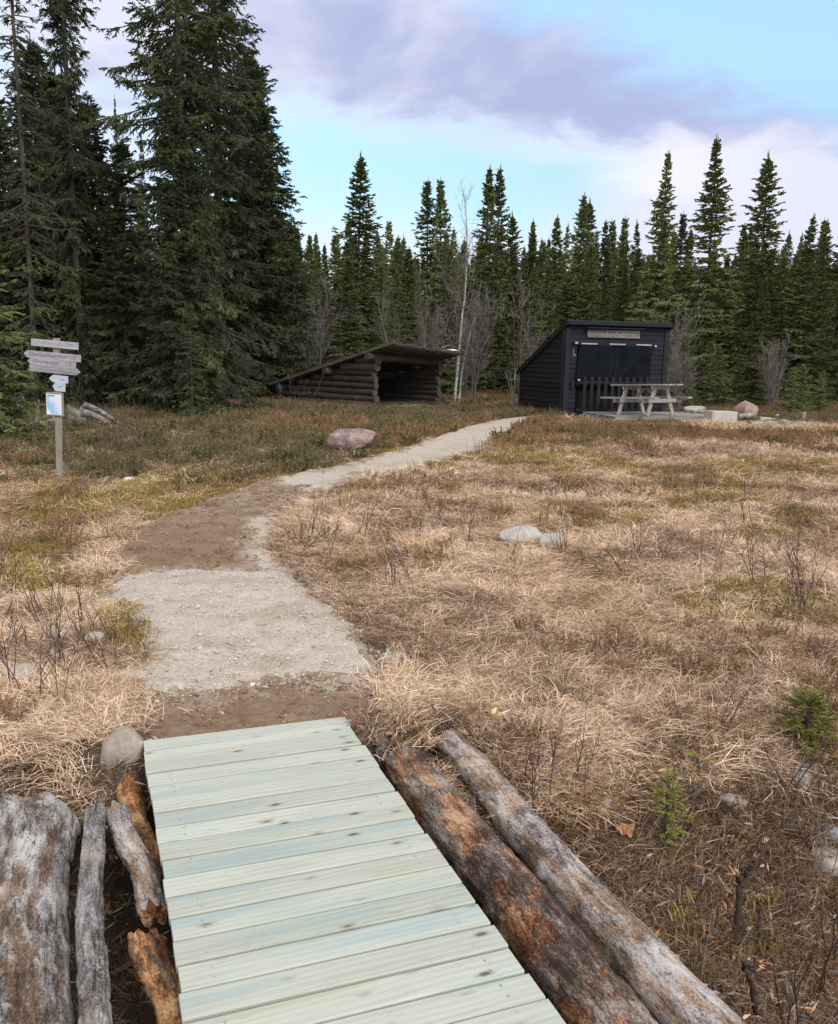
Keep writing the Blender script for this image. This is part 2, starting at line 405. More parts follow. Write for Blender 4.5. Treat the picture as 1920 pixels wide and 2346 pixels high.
M_loggrey = mat('silver_grey_log', f_bark([(.28, C(.045,.042,.045)), (.45, C(.15,.145,.15)), (.6, C(.28,.275,.285)), (.75, C(.41,.405,.42))],
                                          [(.3, C(.06,.048,.042)), (.5, C(.17,.145,.13)), (.7, C(.30,.27,.25))]))
M_logbig = mat('weathered_trunk', f_bark([(.28, C(.05,.044,.042)), (.42, C(.15,.135,.13)), (.56, C(.28,.265,.258)), (.74, C(.46,.445,.44))],
                                         [(.3, C(.05,.032,.024)), (.5, C(.135,.092,.066)), (.68, C(.27,.205,.165))]))
M_rotten = mat('rotten_orange_wood', f_bark([(.3, C(.035,.025,.018)), (.5, C(.09,.06,.04)), (.7, C(.20,.15,.10))],
                                            [(.28, C(.055,.022,.010)), (.44, C(.19,.075,.030)), (.58, C(.38,.19,.085)), (.72, C(.58,.37,.20))]))
M_cut = mat('fresh_cut_end', lambda T: (T.ramp(T.noise(T.coord(), 30, 4), [(.3, C(.22,.13,.07)), (.7, C(.47,.30,.17))]),))

def rockmat(name, stops, sc=7.0, lichen=0.3):
    def fn(T):
        v = T.coord(); n = T.noise(v, sc, 6, .68, .3); n2 = T.noise(v, sc*9, 3, .7)
        c = T.ramp(T.m('ADD', T.m('MULTIPLY', n, .7), T.m('MULTIPLY', n2, .3)), stops)
        li = T.sstep(.60, .68, T.noise(v, sc*1.7, 5, .7, .4))
        c = T.mix(T.m('MULTIPLY', li, lichen), c, C(.44,.45,.42))
        return c, (T.m('ADD', n, T.m('MULTIPLY', n2, .3)), .5, .02)
    return mat(name, fn, .9, .2)
M_rockgrey = rockmat('grey_brown_stone', [(.32, C(.17,.14,.12)), (.5, C(.285,.25,.225)), (.68, C(.38,.36,.35))], 5, .25)
M_rockpink = rockmat('pink_granite', [(.32, C(.06,.05,.05)), (.44, C(.155,.105,.10)), (.54, C(.235,.165,.16)), (.66, C(.34,.31,.315))], 7, .5)
M_rockred = rockmat('red_granite', [(.3, C(.16,.11,.09)), (.5, C(.27,.18,.155)), (.7, C(.40,.34,.315))], 3, .15)
M_rockpale = rockmat('pale_granite', [(.3, C(.22,.20,.185)), (.5, C(.34,.315,.30)), (.7, C(.47,.45,.43))], 9, .2)
M_rockblue = rockmat('blue_grey_stone', [(.3, C(.17,.18,.20)), (.5, C(.28,.30,.33)), (.7, C(.40,.42,.45))], 7, .3)
M_rockwhite = rockmat('white_quartz_stone', [(.3, C(.45,.45,.47)), (.7, C(.72,.72,.74))], 6, .0)
M_concrete = mat('cast_concrete', lambda T: (T.mix(T.m('MULTIPLY', T.sstep(.45, .75, T.noise(T.mapv(T.coord(), (9, 9, .8)), 2, 5, .6)), .5), T.ramp(T.noise(T.coord(), 8, 6, .7), [(.3, C(.35,.33,.305)), (.7, C(.47,.455,.43))]), C(.24,.22,.20)), (T.noise(T.coord(), 60, 3), .2, .005)))

def f_pebble(T):
    oi = T.node('ShaderNodeObjectInfo').outputs['Random']
    c = T.ramp(oi, [(0, C(.26,.23,.20)), (.3, C(.37,.335,.295)), (.7, C(.44,.405,.365)), (1, C(.56,.53,.49))])
    return T.mix(T.m('MULTIPLY', T.noise(T.coord(), 3, 3), .3), c, C(.25,.21,.18)), None
M_pebble = mat('crushed_stone', f_pebble)
def f_gravel(T):
    p = T.pos()
    n = T.noise(p, 1.8, 5, .6); v = T.voro(p, 150, out='Color'); d = T.voro(p, 150); v2 = T.voro(p, 70, out='Color'); d2 = T.voro(p, 70)
    bw = T.node('ShaderNodeRGBToBW'); T.l.new(v, bw.inputs[0]); bw2 = T.node('ShaderNodeRGBToBW'); T.l.new(v2, bw2.inputs[0])
    f = T.m('ADD', T.m('MULTIPLY', bw.outputs[0], .4), T.m('MULTIPLY', bw2.outputs[0], .3))
    f = T.m('ADD', f, T.m('MULTIPLY', T.noise(p, 7, 5, .7), .3))
    c = T.ramp(f, [(.22, C(.25,.22,.185)), (.42, C(.375,.335,.29)), (.60, C(.445,.405,.36)), (.8, C(.55,.515,.475))])
    br = T.sstep(.47, .66, n)
    c = T.mix(T.m('MULTIPLY', br, .5), c, C(.30,.235,.18))
    h = T.m('SUBTRACT', 1.0, T.m('ADD', T.m('MULTIPLY', d, .5), T.m('MULTIPLY', d2, .7)))
    return c, (h, .8, .012)
M_gravel = mat('crushed_gravel', f_gravel)
def f_dirt(T):
    p = T.pos()
    n = T.noise(p, 2.6, 6, .7); n2 = T.noise(p, 26, 6, .75)
    c = T.ramp(T.m('ADD', T.m('MULTIPLY', n, .5), T.m('MULTIPLY', n2, .5)), [(.32, C(.070,.045,.029)), (.46, C(.160,.105,.069)), (.58, C(.215,.147,.099)), (.72, C(.30,.225,.165))])
    gr = T.attr('gravelly')
    sp = T.m('MULTIPLY', T.sstep(.42, .30, T.voro(p, 34)), T.sstep(.50, .62, T.noise(p, 14, 4, .7)))
    c = T.mix(T.m('MULTIPLY', sp, T.m('ADD', .10, gr)), c, C(.46,.42,.37))
    c = T.mix(T.m('MULTIPLY', gr, T.sstep(.40, .62, T.noise(p, 5, 6, .7))), c, C(.40,.36,.31))
    return c, (T.m('ADD', n2, T.m('MULTIPLY', n, .6)), .7, .02)
M_dirt = mat('bare_earth', f_dirt)
def f_ground(T):
    p = T.pos()
    n = T.noise(p, .55, 6, .6); n2 = T.noise(p, 5, 6, .7); n3 = T.noise(p, 60, 3, .7)
    f = T.m('ADD', T.m('MULTIPLY', n, .5), T.m('ADD', T.m('MULTIPLY', n2, .35), T.m('MULTIPLY', n3, .15)))
    c = T.ramp(f, [(.34, C(.045,.032,.022)), (.46, C(.095,.07,.048)), (.56, C(.17,.13,.09)), (.68, C(.27,.21,.155))])
    mo = T.sstep(.52, .64, T.noise(p, 1.3, 5, .65, .3))
    c = T.mix(T.m('MULTIPLY', mo, .55), c, C(.12,.115,.035))
    heath = T.ramp(f, [(.36, C(.045,.034,.022)), (.50, C(.10,.078,.042)), (.64, C(.18,.135,.075))])
    c = T.mix(T.attr('heath'), c, heath)
    peat = T.ramp(f, [(.36, C(.028,.019,.014)), (.50, C(.072,.052,.036)), (.64, C(.15,.11,.08))])
    c = T.mix(T.attr('peat'), c, peat)
    return c, (T.m('ADD', n3, n2), .8, .03)
M_ground = mat('boggy_ground', f_ground)

def f_straw(T):
    c = T.attr('Col', 'Color'); p = T.pos()
    n = T.noise(p, 1.1, 4, .6)
    t = T.ramp(n, [(.30, C(.72,.60,.48)), (.45, C(.94,.85,.77)), (.6, C(1.08,1.01,.96)), (.75, C(.86,.80,.66))])
    c = T.mix(1.0, c, t, 'MULTIPLY')
    oi = T.node('ShaderNodeObjectInfo').outputs['Random']
    k = T.m('ADD', .78, T.m('MULTIPLY', oi, .42)); kc = T.node('ShaderNodeCombineColor'); [T.l.new(k, kc.inputs[i]) for i in range(3)]
    return T.mix(1.0, c, kc.outputs[0], 'MULTIPLY'), None
M_straw = mat('dry_grass_blade', f_straw, .7, .25)
def f_herb(T):
    c = T.attr('Col', 'Color'); oi = T.node('ShaderNodeObjectInfo').outputs['Random']
    k = T.m('ADD', .65, T.m('MULTIPLY', oi, .7)); kc = T.node('ShaderNodeCombineColor'); [T.l.new(k, kc.inputs[i]) for i in range(3)]
    return T.mix(1.0, c, kc.outputs[0], 'MULTIPLY'), None
M_herb = mat('heather_and_moss', f_herb, .85, .2)
M_twig = mat('bare_twig', lambda T: (T.ramp(T.attr('rnd'), [(0, C(.045,.028,.024)), (.5, C(.085,.055,.046)), (1, C(.16,.125,.105))]),), .8, .2)
M_twiggrey = mat('grey_twig', lambda T: (T.ramp(T.attr('rnd'), [(0, C(.075,.065,.062)), (.6, C(.14,.125,.12)), (1, C(.23,.21,.205))]),), .8, .2)
def f_birch(T):
    v = T.coord(); n = T.noise(T.mapv(v, (9, 9, 3.0)), 2.2, 5, .7)
    z = T.sstep(.55, .62, T.noise(T.mapv(v, (3, 3, 16)), 1.6, 4, .6))
    c = T.ramp(n, [(.3, C(.22,.205,.195)), (.6, C(.43,.415,.40))])
    return T.mix(z, c, C(.045,.04,.038)), (n, .3, .01)
M_birch = mat('birch_bark', f_birch)
def f_trunk(T):
    v = T.coord(); n = T.noise(T.mapv(v, (14, 14, 4)), 1.5, 5, .7)
    return T.ramp(n, [(.3, C(.030,.025,.021)), (.55, C(.075,.064,.055)), (.75, C(.14,.125,.11))]), (n, .6, .02)
M_trunk = mat('spruce_bark', f_trunk)
def needles(name, stops, amp=.8):
    def fn(T):
        r = T.attr('rnd'); p = T.pos()
        f = T.m('ADD', T.m('MULTIPLY', r, .55), T.m('MULTIPLY', T.noise(p, 1.1, 4, .65), .45))
        c = T.ramp(f, stops)
        oi = T.node('ShaderNodeObjectInfo').outputs['Random']
        k = T.m('ADD', 1-amp/2, T.m('MULTIPLY', oi, amp)); kc = T.node('ShaderNodeCombineColor'); [T.l.new(k, kc.inputs[i]) for i in range(3)]
        return T.mix(1.0, c, kc.outputs[0], 'MULTIPLY'), None
    return mat(name, fn, .62, .3)
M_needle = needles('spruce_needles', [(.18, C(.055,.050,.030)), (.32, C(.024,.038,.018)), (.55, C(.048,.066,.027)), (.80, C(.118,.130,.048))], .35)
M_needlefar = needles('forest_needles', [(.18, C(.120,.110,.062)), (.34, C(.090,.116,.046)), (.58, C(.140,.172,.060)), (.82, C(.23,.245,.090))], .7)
M_needleyoung = needles('young_spruce_needles', [(.18, C(.11,.115,.030)), (.5, C(.185,.185,.045)), (.82, C(.28,.265,.075))], .3)
M_leaf = mat('dead_leaf', lambda T: (T.ramp(T.noise(T.coord(), 20, 3), [(.3, C(.25,.11,.05)), (.7, C(.48,.27,.15))]),), .7)
M_lichen = mat('reindeer_lichen', lambda T: (T.ramp(T.attr('rnd'), [(0, C(.30,.31,.22)), (1, C(.56,.56,.46))]),))
#@@SETTING@@
# ================================================================ the lie of the land
K = 1920/1736.0
def poly(pts): return np.array([P(x*K, y*K)[:2] for x, y in pts])
_left = [(296,1540),(300,1500),(303,1440),(312,1370),(300,1330),(278,1275),(258,1225),(232,1190),(230,1155),(255,1110),(300,1080),(400,1040),(520,1000),(600,982),(700,963),(800,938),(880,915),(960,885),(1040,868),(1100,862)]
_right = [(1150,862),(1085,882),(1040,905),(1005,932),(960,945),(850,972),(730,1000),(660,1030),(610,1062),(572,1100),(575,1150),(610,1200),(680,1255),(740,1310),(800,1385),(770,1430),(765,1490),(740,1540)]
PATH = poly(_left+_right)
GRAV_LOW = poly([(225,1212),(262,1196),(330,1190),(400,1181),(480,1187),(562,1187),(612,1225),(665,1262),(718,1314),(775,1388),(750,1404),(690,1402),(620,1398),(560,1405),(480,1412),(420,1424),(360,1420),(310,1434),(300,1440),(309,1370),(297,1330),(272,1275),(250,1225)])
GRAV_UP = poly([(560,998),(600,982),(700,963),(800,938),(880,915),(960,885),(1040,868),(1100,862),(1150,862),(1085,882),(1040,905),(1005,932),(960,945),(850,972),(730,1000),(700,1016),(640,1010)])
SPILL = [(P(225*K,1228*K)[:2], .15), (P(255*K,1392*K)[:2], .14), (P(228*K,1385*K)[:2], .10), (P(815*K,1350*K)[:2], .12)]
RIGHT_EDGE = poly([(560,1060),(572,1100),(575,1150),(610,1200),(680,1255),(690,1290),(640,1262),(560,1195),(535,1150),(530,1090)])
# footbridge axis
DK0 = np.array([-.7856, 3.7277]); DKA = R_(21.3)
DX = np.array([math.cos(DKA), math.sin(DKA)]); DY = np.array([-math.sin(DKA), math.cos(DKA)])
def deck_uv(x, y): return (x-DK0[0])*DX[0]+(y-DK0[1])*DX[1], (x-DK0[0])*DY[0]+(y-DK0[1])*DY[1]
def path_x(y): return np.interp(y, [0, 6, 9, 12, 14, 18, 22, 26], [-.3, -1.2, -1.6, -1.2, -.4, .6, 1.6, 2.9])
def ditch(x, y):
    s, t = deck_uv(x, y)
    right = s > 0
    ye = np.where(right, -0.28-0.10*np.clip(s, 0, 3)+.12*fbm(x*1.3, y*1.3, 0, 5, 2), 0.06+.06*fbm(x*1.5, y*1.5, 0, 6, 2))
    w = np.where(right, 1.5, 0.50)
    d = np.where(right, .50, .46)*ss(0, 1, (ye-t)/w)
    return d*ss(-1.6, -.3, y)
LOGPX = (((922,1752), (1380,2346), -.10, .085), ((1029,1703), (1598,2346), -.10, .068), ((56,1885), (16,2500), -.18, .20), ((212,1862), (218,2400), -.10, .045), ((264,1862), (356,2090), -.12, .045), ((326,2158), (392,2346), -.15, .06))
LOGS3 = [(PZ(*a, z)[:2], PZ(*b, z)[:2], r) for a, b, z, r in LOGPX]
def under_logs(x, y):
    g = np.zeros(np.shape(x))
    for p0, p1, r in LOGS3:
        e = p1-p0; k = np.clip(((x-p0[0])*e[0]+(y-p0[1])*e[1])/(e@e), 0, 1.3); g = np.maximum(g, ss(2.6*r, 1.1*r, np.hypot(x-p0[0]-k*e[0], y-p0[1]-k*e[1])))
    return g
def tz(x, y, bumps=True):
    x = np.asarray(x, float); y = np.asarray(y, float)
    z = base_z(x, y)
    sd = sdist(PATH, x, y)
    pm = ss(-.22, .10, sd)
    hum = .055*fbm(x*.8, y*.8, 0, 1, 3)+.05*fbm(x*2.3, y*2.3, 0, 2, 3)
    hum = hum*ss(2.2, 5, y)*(1-.8*ss(18, 30, y)) + .05*fbm(x*.12, y*.12, 0, 3, 2)*ss(8, 20, y)*ss(60,30,y)
    z = z + np.where(pm > .999, 0, hum*(1-pm)) - .030*(1-pm)*ss(3, 5, y) + pm*.012*fbm(x*3, y*3, 0, 4, 3)
    z = z - np.maximum(ditch(x, y), .24*under_logs(x, y)) - .035*pm*ss(4.6, 3.4, y)
    return z
def tz1(x, y): return float(tz(np.array([x]), np.array([y]))[0])
def G(px, py, dz=0.0):
    """ground point under a photo point, on the real bumpy land"""
    d = ray(px, py); z = 0.0
    for _ in range(25):
        t = (z-CAM_H)/d[2]; q = d*t
        z = .5*z+.5*tz1(q[0], q[1])
    return Vector((q[0], q[1], tz1(q[0], q[1])+dz))

# ground sheet, finer near the camera
ys = [-15+.7*i for i in range(20)]
y = -1.2
while y < 30: ys.append(y); y += max(.018, .0056*(y+1.5))
while y < 900: ys.append(y); y *= 1.05
ys = np.array(ys)
us = np.concatenate([-np.geomspace(4, .78, 22), np.arange(-.75, .751, .0052), np.geomspace(.78, 4, 22)])
W_ = np.sqrt((ys+1.5)**2+.7)
X = W_[:, None]*us[None]; Y = np.repeat(ys[:, None], len(us), 1)
EDGE = poly([(545,1075), (552,1110), (562,1150), (590,1195), (635,1238), (690,1290)])
def EDGE_D(x, y):
    d = np.full(np.shape(x), 9.0)
    for p0, p1 in zip(EDGE[:-1], EDGE[1:]):
        e = p1-p0; k = np.clip(((x-p0[0])*e[0]+(y-p0[1])*e[1])/(e@e), 0, 1); d = np.minimum(d, np.hypot(x-p0[0]-k*e[0], y-p0[1]-k*e[1]))
    return d
def jitter(x, y): return .03*fbm(x*9, y*9, 0, 21, 3)+.018*vnoise(x*31, y*31, 0, 23)+.05*fbm(x*2.5, y*2.5, 0, 22, 2)
def f_path(x, y): return sdist(PATH, x, y)+jitter(x, y)
def f_grav(x, y):
    j = jitter(x, y); g = np.maximum(sdist(GRAV_LOW, x, y)+j*.9, sdist(GRAV_UP, x, y)+j*1.4+(.55*fbm(x*2.2, y*.9, 0, 26, 3)-.1)*ss(17.0, 13.0, y))
    for c, r in SPILL: g = np.maximum(g, r-np.hypot(x-c[0], (y-c[1])*.6)+j*2)
    g = np.maximum(g, .045+.07*ss(9, 6.5, y)-EDGE_D(x, y)+j*1.6)
    return g
nz = (Y > 2.2) & (Y < 29) & (np.abs(X/(Y+1.5)) < .6)
for fn in (f_path, f_grav):          # pull grid points onto the edges of path and gravel, so that these run smoothly
    xx, yy = X[nz], Y[nz]; F = fn(xx, yy); e = .004; gx = (fn(xx+e, yy)-F)/e; gy = (fn(xx, yy+e)-F)/e; g2 = gx*gx+gy*gy+1e-6
    cell = .0056*(yy+1.5); k = np.where(np.abs(F)/np.sqrt(g2) < .62*cell, F/g2, 0); X[nz] = xx-k*gx; Y[nz] = yy-k*gy
Z = tz(X, Y)
nr, nc = X.shape
idx = np.arange(nr*nc).reshape(nr, nc)
quads = np.stack([idx[:-1,:-1], idx[:-1,1:], idx[1:,1:], idx[1:,:-1]], -1).reshape(-1, 4)
fx = (X[:-1,:-1]+X[1:,1:]).ravel()/2; fy = (Y[:-1,:-1]+Y[1:,1:]).ravel()/2
is_g = f_grav(fx, fy) > 0; is_p = (f_path(fx, fy) > 0) & ~is_g
# fine relief shared by all sheets; boot and tyre prints only inside the bare earth
nz = (Y > 1.5) & (Y < 30); xx, yy = X[nz], Y[nz]; near_ = np.clip(1.6-.06*yy, .3, 1.5)
dz = (.006*fbm(xx*14, yy*14, 0, 31, 3)+.004*fbm(xx*45, yy*45, 0, 32, 2))*near_
gv = np.maximum(sdist(GRAV_LOW, xx, yy), sdist(GRAV_UP, xx, yy)); dirt_in = ss(.04, .14, np.minimum(sdist(PATH, xx, yy), -gv))
a_ = ss(.30, .6, vnoise(xx*1.1, yy*1.1, 0, 41)*.5+.5)
dz += dirt_in*(-.007*a_*np.sin(yy*95+6*vnoise(xx*2, yy*2, 0, 42)+4.4*np.abs(((xx*9) % 2)-1))*ss(9, 4.2, yy))
f_ = vnoise(xx*6.5, yy*3.4, 0, 43); dz -= dirt_in*.030*ss(.30, .55, f_)*ss(4.3, 5.6, yy)
dz += dirt_in*.012*fbm(xx*7, yy*7, 0, 44, 3)
dz += .016*ss(-.05, .03, gv)*(1+.6*vnoise(xx*12, yy*12, 0, 45))
ZF = Z.copy(); ZF[nz] += dz
near = (fy > 1.5) & (fy < 30)
is_g &= near; is_p &= near
def submesh(sel, name, m, attrs=()):
    q = quads[sel]; u, inv = np.unique(q, return_inverse=True)
    b = MB(); xx, yy = X.ravel()[u], Y.ravel()[u]; zz = ZF.ravel()[u]
    b.add(np.stack([xx, yy, zz], 1), inv.reshape(q.shape))
    me = b.mesh(name, m, True)
    for nme, fn in attrs:
        at = me.attributes.new(nme, 'FLOAT', 'POINT'); at.data.foreach_set('value', fn(xx, yy).astype(np.float32))
    o = link(name, me); o['kind'] = 'structure'; return o
def heath_mask(x, y):
    n = fbm(x*.35, y*.35, 0, 51, 3)*2.2
    left = x < path_x(y)
    return np.clip(np.where(left, ss(9.6, 12.2, y+n), ss(15.0, 19.0, y+n*1.6)), 0, 1)
def peat_mask(x, y):
    s, t = deck_uv(x, y); d = np.where((t < .0) & (t > -6), np.abs(s)-.46, 9.0)
    for a, b, z, r in LOGPX:
        p0, p1 = PZ(*a, z)[:2], PZ(*b, z)[:2]; e = p1-p0; k = np.clip(((x-p0[0])*e[0]+(y-p0[1])*e[1])/(e@e), 0, 1.2); d = np.minimum(d, np.hypot(x-p0[0]-k*e[0], y-p0[1]-k*e[1])-r)
    return np.clip(np.maximum(ss(.04, .22, ditch(x, y)), ss(.30, .06, d+.06*fbm(x*6, y*6, 0, 24, 2))), 0, 1)
submesh(~is_g & ~is_p, 'ground', M_ground, (('heath', heath_mask), ('peat', peat_mask)))
submesh(is_g, 'gravel_path', M_gravel)
submesh(is_p, 'dirt_path', M_dirt, (('gravelly', lambda x, y: np.clip(ss(-.10, .12, sdist(RIGHT_EDGE, x, y))*.8+ss(7.6, 9.5, y)*.35+.75*ss(-.34, .0, f_grav(x, y)+.12*fbm(x*4, y*4, 0, 27, 3)), 0, 1)),))

# ---------------------------------------------------------------- scattering (stuff only)
PROTO = bpy.data.collections.new("cover_sources")     # source meshes, not linked to the scene
def proto_obj(name, me):
    o = bpy.data.objects.new(name, me); return o
def scatter(name, label, cat, pts, rots, scl, idx, protos):
    col = bpy.data.collections.new(name+"_sources")
    for i, me in enumerate(protos):
        o = bpy.data.objects.new("%s_%02d" % (name, i), me); col.objects.link(o)
    n = len(pts)
    me = bpy.data.meshes.new(name); me.vertices.add(n); me.vertices.foreach_set('co', np.asarray(pts, np.float32).ravel())
    a = me.attributes.new('rot', 'FLOAT_VECTOR', 'POINT'); a.data.foreach_set('vector', np.asarray(rots, np.float32).ravel())
    a = me.attributes.new('scl', 'FLOAT', 'POINT'); a.data.foreach_set('value', np.asarray(scl, np.float32))
    a = me.attributes.new('idx', 'INT', 'POINT'); a.data.foreach_set('value', np.asarray(idx, np.int32))
    o = link(name, me)
    ng = bpy.data.node_groups.new(name, 'GeometryNodeTree')
    ng.interface.new_socket('Geometry', in_out='INPUT', socket_type='NodeSocketGeometry')
    ng.interface.new_socket('Geometry', in_out='OUTPUT', socket_type='NodeSocketGeometry')
    N = ng.nodes; gi = N.new('NodeGroupInput'); go = N.new('NodeGroupOutput')
    ci = N.new('GeometryNodeCollectionInfo'); ci.inputs['Collection'].default_value = col
    ci.inputs['Separate Children'].default_value = True; ci.inputs['Reset Children'].default_value = True
    ip = N.new('GeometryNodeInstanceOnPoints'); ip.inputs['Pick Instance'].default_value = True
    def na(nm, t):
        k = N.new('GeometryNodeInputNamedAttribute'); k.data_type = t; k.inputs['Name'].default_value = nm; return k.outputs['Attribute']
    L = ng.links
    L.new(gi.outputs[0], ip.inputs['Points']); L.new(ci.outputs[0], ip.inputs['Instance'])
    L.new(na('idx', 'INT'), ip.inputs['Instance Index']); L.new(na('rot', 'FLOAT_VECTOR'), ip.inputs['Rotation']); L.new(na('scl', 'FLOAT'), ip.inputs['Scale'])
    L.new(ip.outputs[0], go.inputs[0])
    m = o.modifiers.new('cover', 'NODES'); m.node_group = ng
    return tag(o, label, cat, kind='stuff')

def pick(rng, cols, n, var=.18):
    c = np.array(cols)[rng.integers(0, len(cols), n)]
    return c*(1+rng.uniform(-var, var, (n, 1)))
def tuft(seed, n, rad, L0, L1, e0, e1, w, curl, cols, seg=3, flow=None, m=None, spread=1.0):
    rng = np.random.default_rng(seed); b = MB()
    th = rng.uniform(0, 2*np.pi, n); r = rad*np.sqrt(rng.uniform(0, 1, n))
    base = np.stack([r*np.cos(th), r*np.sin(th), np.full(n, -.01)], 1)
    az = th+rng.normal(0, spread, n) if flow is None else rng.normal(flow, spread, n)
    el = rng.uniform(e0, e1, n); L = rng.uniform(L0, L1, n); cu = rng.uniform(.3, 1, n)*curl
    daz = rng.normal(0, .35, n)
    p = base; secs = []
    for k in range(seg+1):
        ww = w*(1-.75*(k/seg)**1.5)*rng.uniform(.7, 1.2, n)*.5
        sd = np.stack([-np.sin(az), np.cos(az), rng.normal(0, .5, n)], 1); sd /= np.linalg.norm(sd, axis=1)[:, None]
        secs.append(np.stack([p+sd*ww[:, None], p-sd*ww[:, None]], 1))
        d = np.stack([np.cos(az)*np.cos(el), np.sin(az)*np.cos(el), np.sin(el)], 1)
        p = p+d*(L/seg)[:, None]; p[:, 2] = np.maximum(p[:, 2], .004+.02*rng.uniform(0, 1, n))
        el = el-cu/seg; az = az+daz/seg
    v = np.stack(secs, 1).reshape(n, -1, 3); k2 = v.shape[1]
    i = np.arange(n)[:, None]*k2
    f = [np.concatenate([i+2*j, i+2*j+1, i+2*j+3, i+2*j+2], 1) for j in range(seg)]
    c = pick(rng, cols, n)
    b.add(v.reshape(-1, 3), f, np.repeat(rng.uniform(0, 1, n), k2), np.repeat(c, k2, 0))
    return b.mesh("tuft", m or M_straw)
STRAW = [(.64,.50,.385), (.70,.575,.46), (.48,.36,.27), (.76,.65,.55), (.40,.285,.21), (.62,.50,.385), (.27,.185,.13), (.54,.42,.32), (.70,.59,.50)]
STRAW = [(a*1.03, b*1.045, c*1.03) for a, b, c in STRAW]
STRAWG = STRAW+[(.30,.25,.10), (.20,.18,.06)]
OLIVE = [(.21,.18,.045), (.27,.215,.065), (.33,.255,.09), (.165,.155,.04), (.37,.27,.12), (.24,.23,.06)]
HEATH = [(.10,.075,.042), (.15,.108,.062), (.09,.088,.038), (.21,.155,.095), (.135,.12,.055), (.28,.215,.14)]
RUST = [(.19,.105,.052), (.25,.145,.072), (.15,.085,.045), (.32,.21,.115), (.24,.165,.085)]
BROWN = [(.14,.095,.068), (.20,.135,.095), (.10,.066,.047), (.29,.215,.155), (.37,.285,.215)]
T_lie = [tuft(100+i, 95, .17, .07, .21, .0, .45, .0036, .8, STRAW, flow=0, spread=1.1) for i in range(7)]
T_tus = [tuft(120+i, 90, .10, .10, .22, .2, 1.1, .0034, 2.6, STRAW) for i in range(5)]
T_mix = [tuft(140+i, 70, .14, .04, .13, .0, .9, .0042, .9, STRAWG, spread=2) for i in range(5)]
T_moss = [tuft(160+i, 220, .14, .015, .05, .6, 1.5, .006, .5, OLIVE, seg=2, spread=2) for i in range(5)]
T_brown = [tuft(180+i, 75, .15, .04, .15, .0, 1.0, .0040, 1.0, BROWN, spread=2) for i in range(5)]
def shrublet(seed, cols, h=.22, n=26, rad=.11, leaf=.022, lw=.009):
    rng = np.random.default_rng(seed); b = MB()
    for i in range(n):
        th = rng.uniform(0, 6.28); r = rad*rng.uniform(0, 1)**.5; hh = h*rng.uniform(.5, 1.1); le = rng.uniform(.1, .6)
        p0 = np.array([r*math.cos(th), r*math.sin(th), -.02]); d = np.array([math.cos(th)*le, math.sin(th)*le, 1]); d /= np.linalg.norm(d)
        bend = rng.normal(0, .15, 3)
        s = np.linspace(0, 1, 5)[:, None]; pts = p0+d*hh*s+bend*hh*s*s
        b.tube(pts, np.linspace(.0022, .0009, 5), 3, a=rng.uniform(), cap=False)
        b.c[-1] = np.broadcast_to(np.array(cols[rng.integers(len(cols))])*.8, b.c[-1].shape)
        m = 26; q = rng.uniform(.2, 1, m)[:, None]; base = p0+d*hh*q+bend*hh*q*q
        D = rng.normal(size=(m, 3))*.8+d*1.2
        b.leaves(base, D, leaf*rng.uniform(.6, 1.3, m), lw, rng.uniform(0, 1, m), pick(rng, cols, m), cross=False, rng=rng)
    return b.mesh("shrublet", M_herb)
T_heath = [shrublet(200+i, HEATH) for i in range(4)]
T_rust = [shrublet(210+i, RUST, h=.20) for i in range(3)]
T_green = [shrublet(220+i, [(.05,.065,.02), (.075,.09,.028), (.04,.05,.02)], h=.14, leaf=.03, lw=.014) for i in range(3)]
def stalk(seed):
    rng = np.random.default_rng(seed); b = MB()
    for k in range(rng.integers(2, 5)):
        h = rng.uniform(.18, .42); az = rng.uniform(0, 6.28); le = rng.uniform(.05, .35)
        s = np.linspace(0, 1, 7)[:, None]; pts = np.array([rng.normal(0, .02), rng.normal(0, .02), -.02])+np.array([math.cos(az)*le, math.sin(az)*le, 1])*h*s+np.cumsum(rng.normal(0, .007, (7, 3)), 0)
        b.tube(pts, np.linspace(.0032, .0013, 7), 4, a=rng.uniform(0, .7))
        for j in range(rng.integers(0, 4)):
            t = rng.integers(2, 6); d = rng.normal(size=3)*.7+np.array([0, 0, 1]); l = h*rng.uniform(.15, .4)
            b.tube(pts[t]+d*l*np.linspace(0, 1, 4)[:, None], np.linspace(.0018, .0008, 4), 3, a=rng.uniform(0, .8))
    return b.mesh("stalk", M_twig)
T_stalk = [stalk(240+i) for i in range(7)]
def pebble(seed):
    rng = np.random.default_rng(seed)
    bm = bmesh.new(); bmesh.ops.create_icosphere(bm, subdivisions=2, radius=1)
    v = np.array([q.co for q in bm.verts]); 
    for _ in range(7):
        n = rng.normal(size=3); n /= np.linalg.norm(n); d = v@n; h = rng.uniform(.45, .8); v -= np.maximum(d-h, 0)[:, None]*n
    v *= np.array([1, rng.uniform(.6, .9), rng.uniform(.4, .65)])
    for q, c in zip(bm.verts, v): q.co = c
    me = bpy.data.meshes.new("pebble"); bm.to_mesh(me); bm.free(); me.materials.append(M_pebble); return me
T_peb = [pebble(260+i) for i in range(6)]

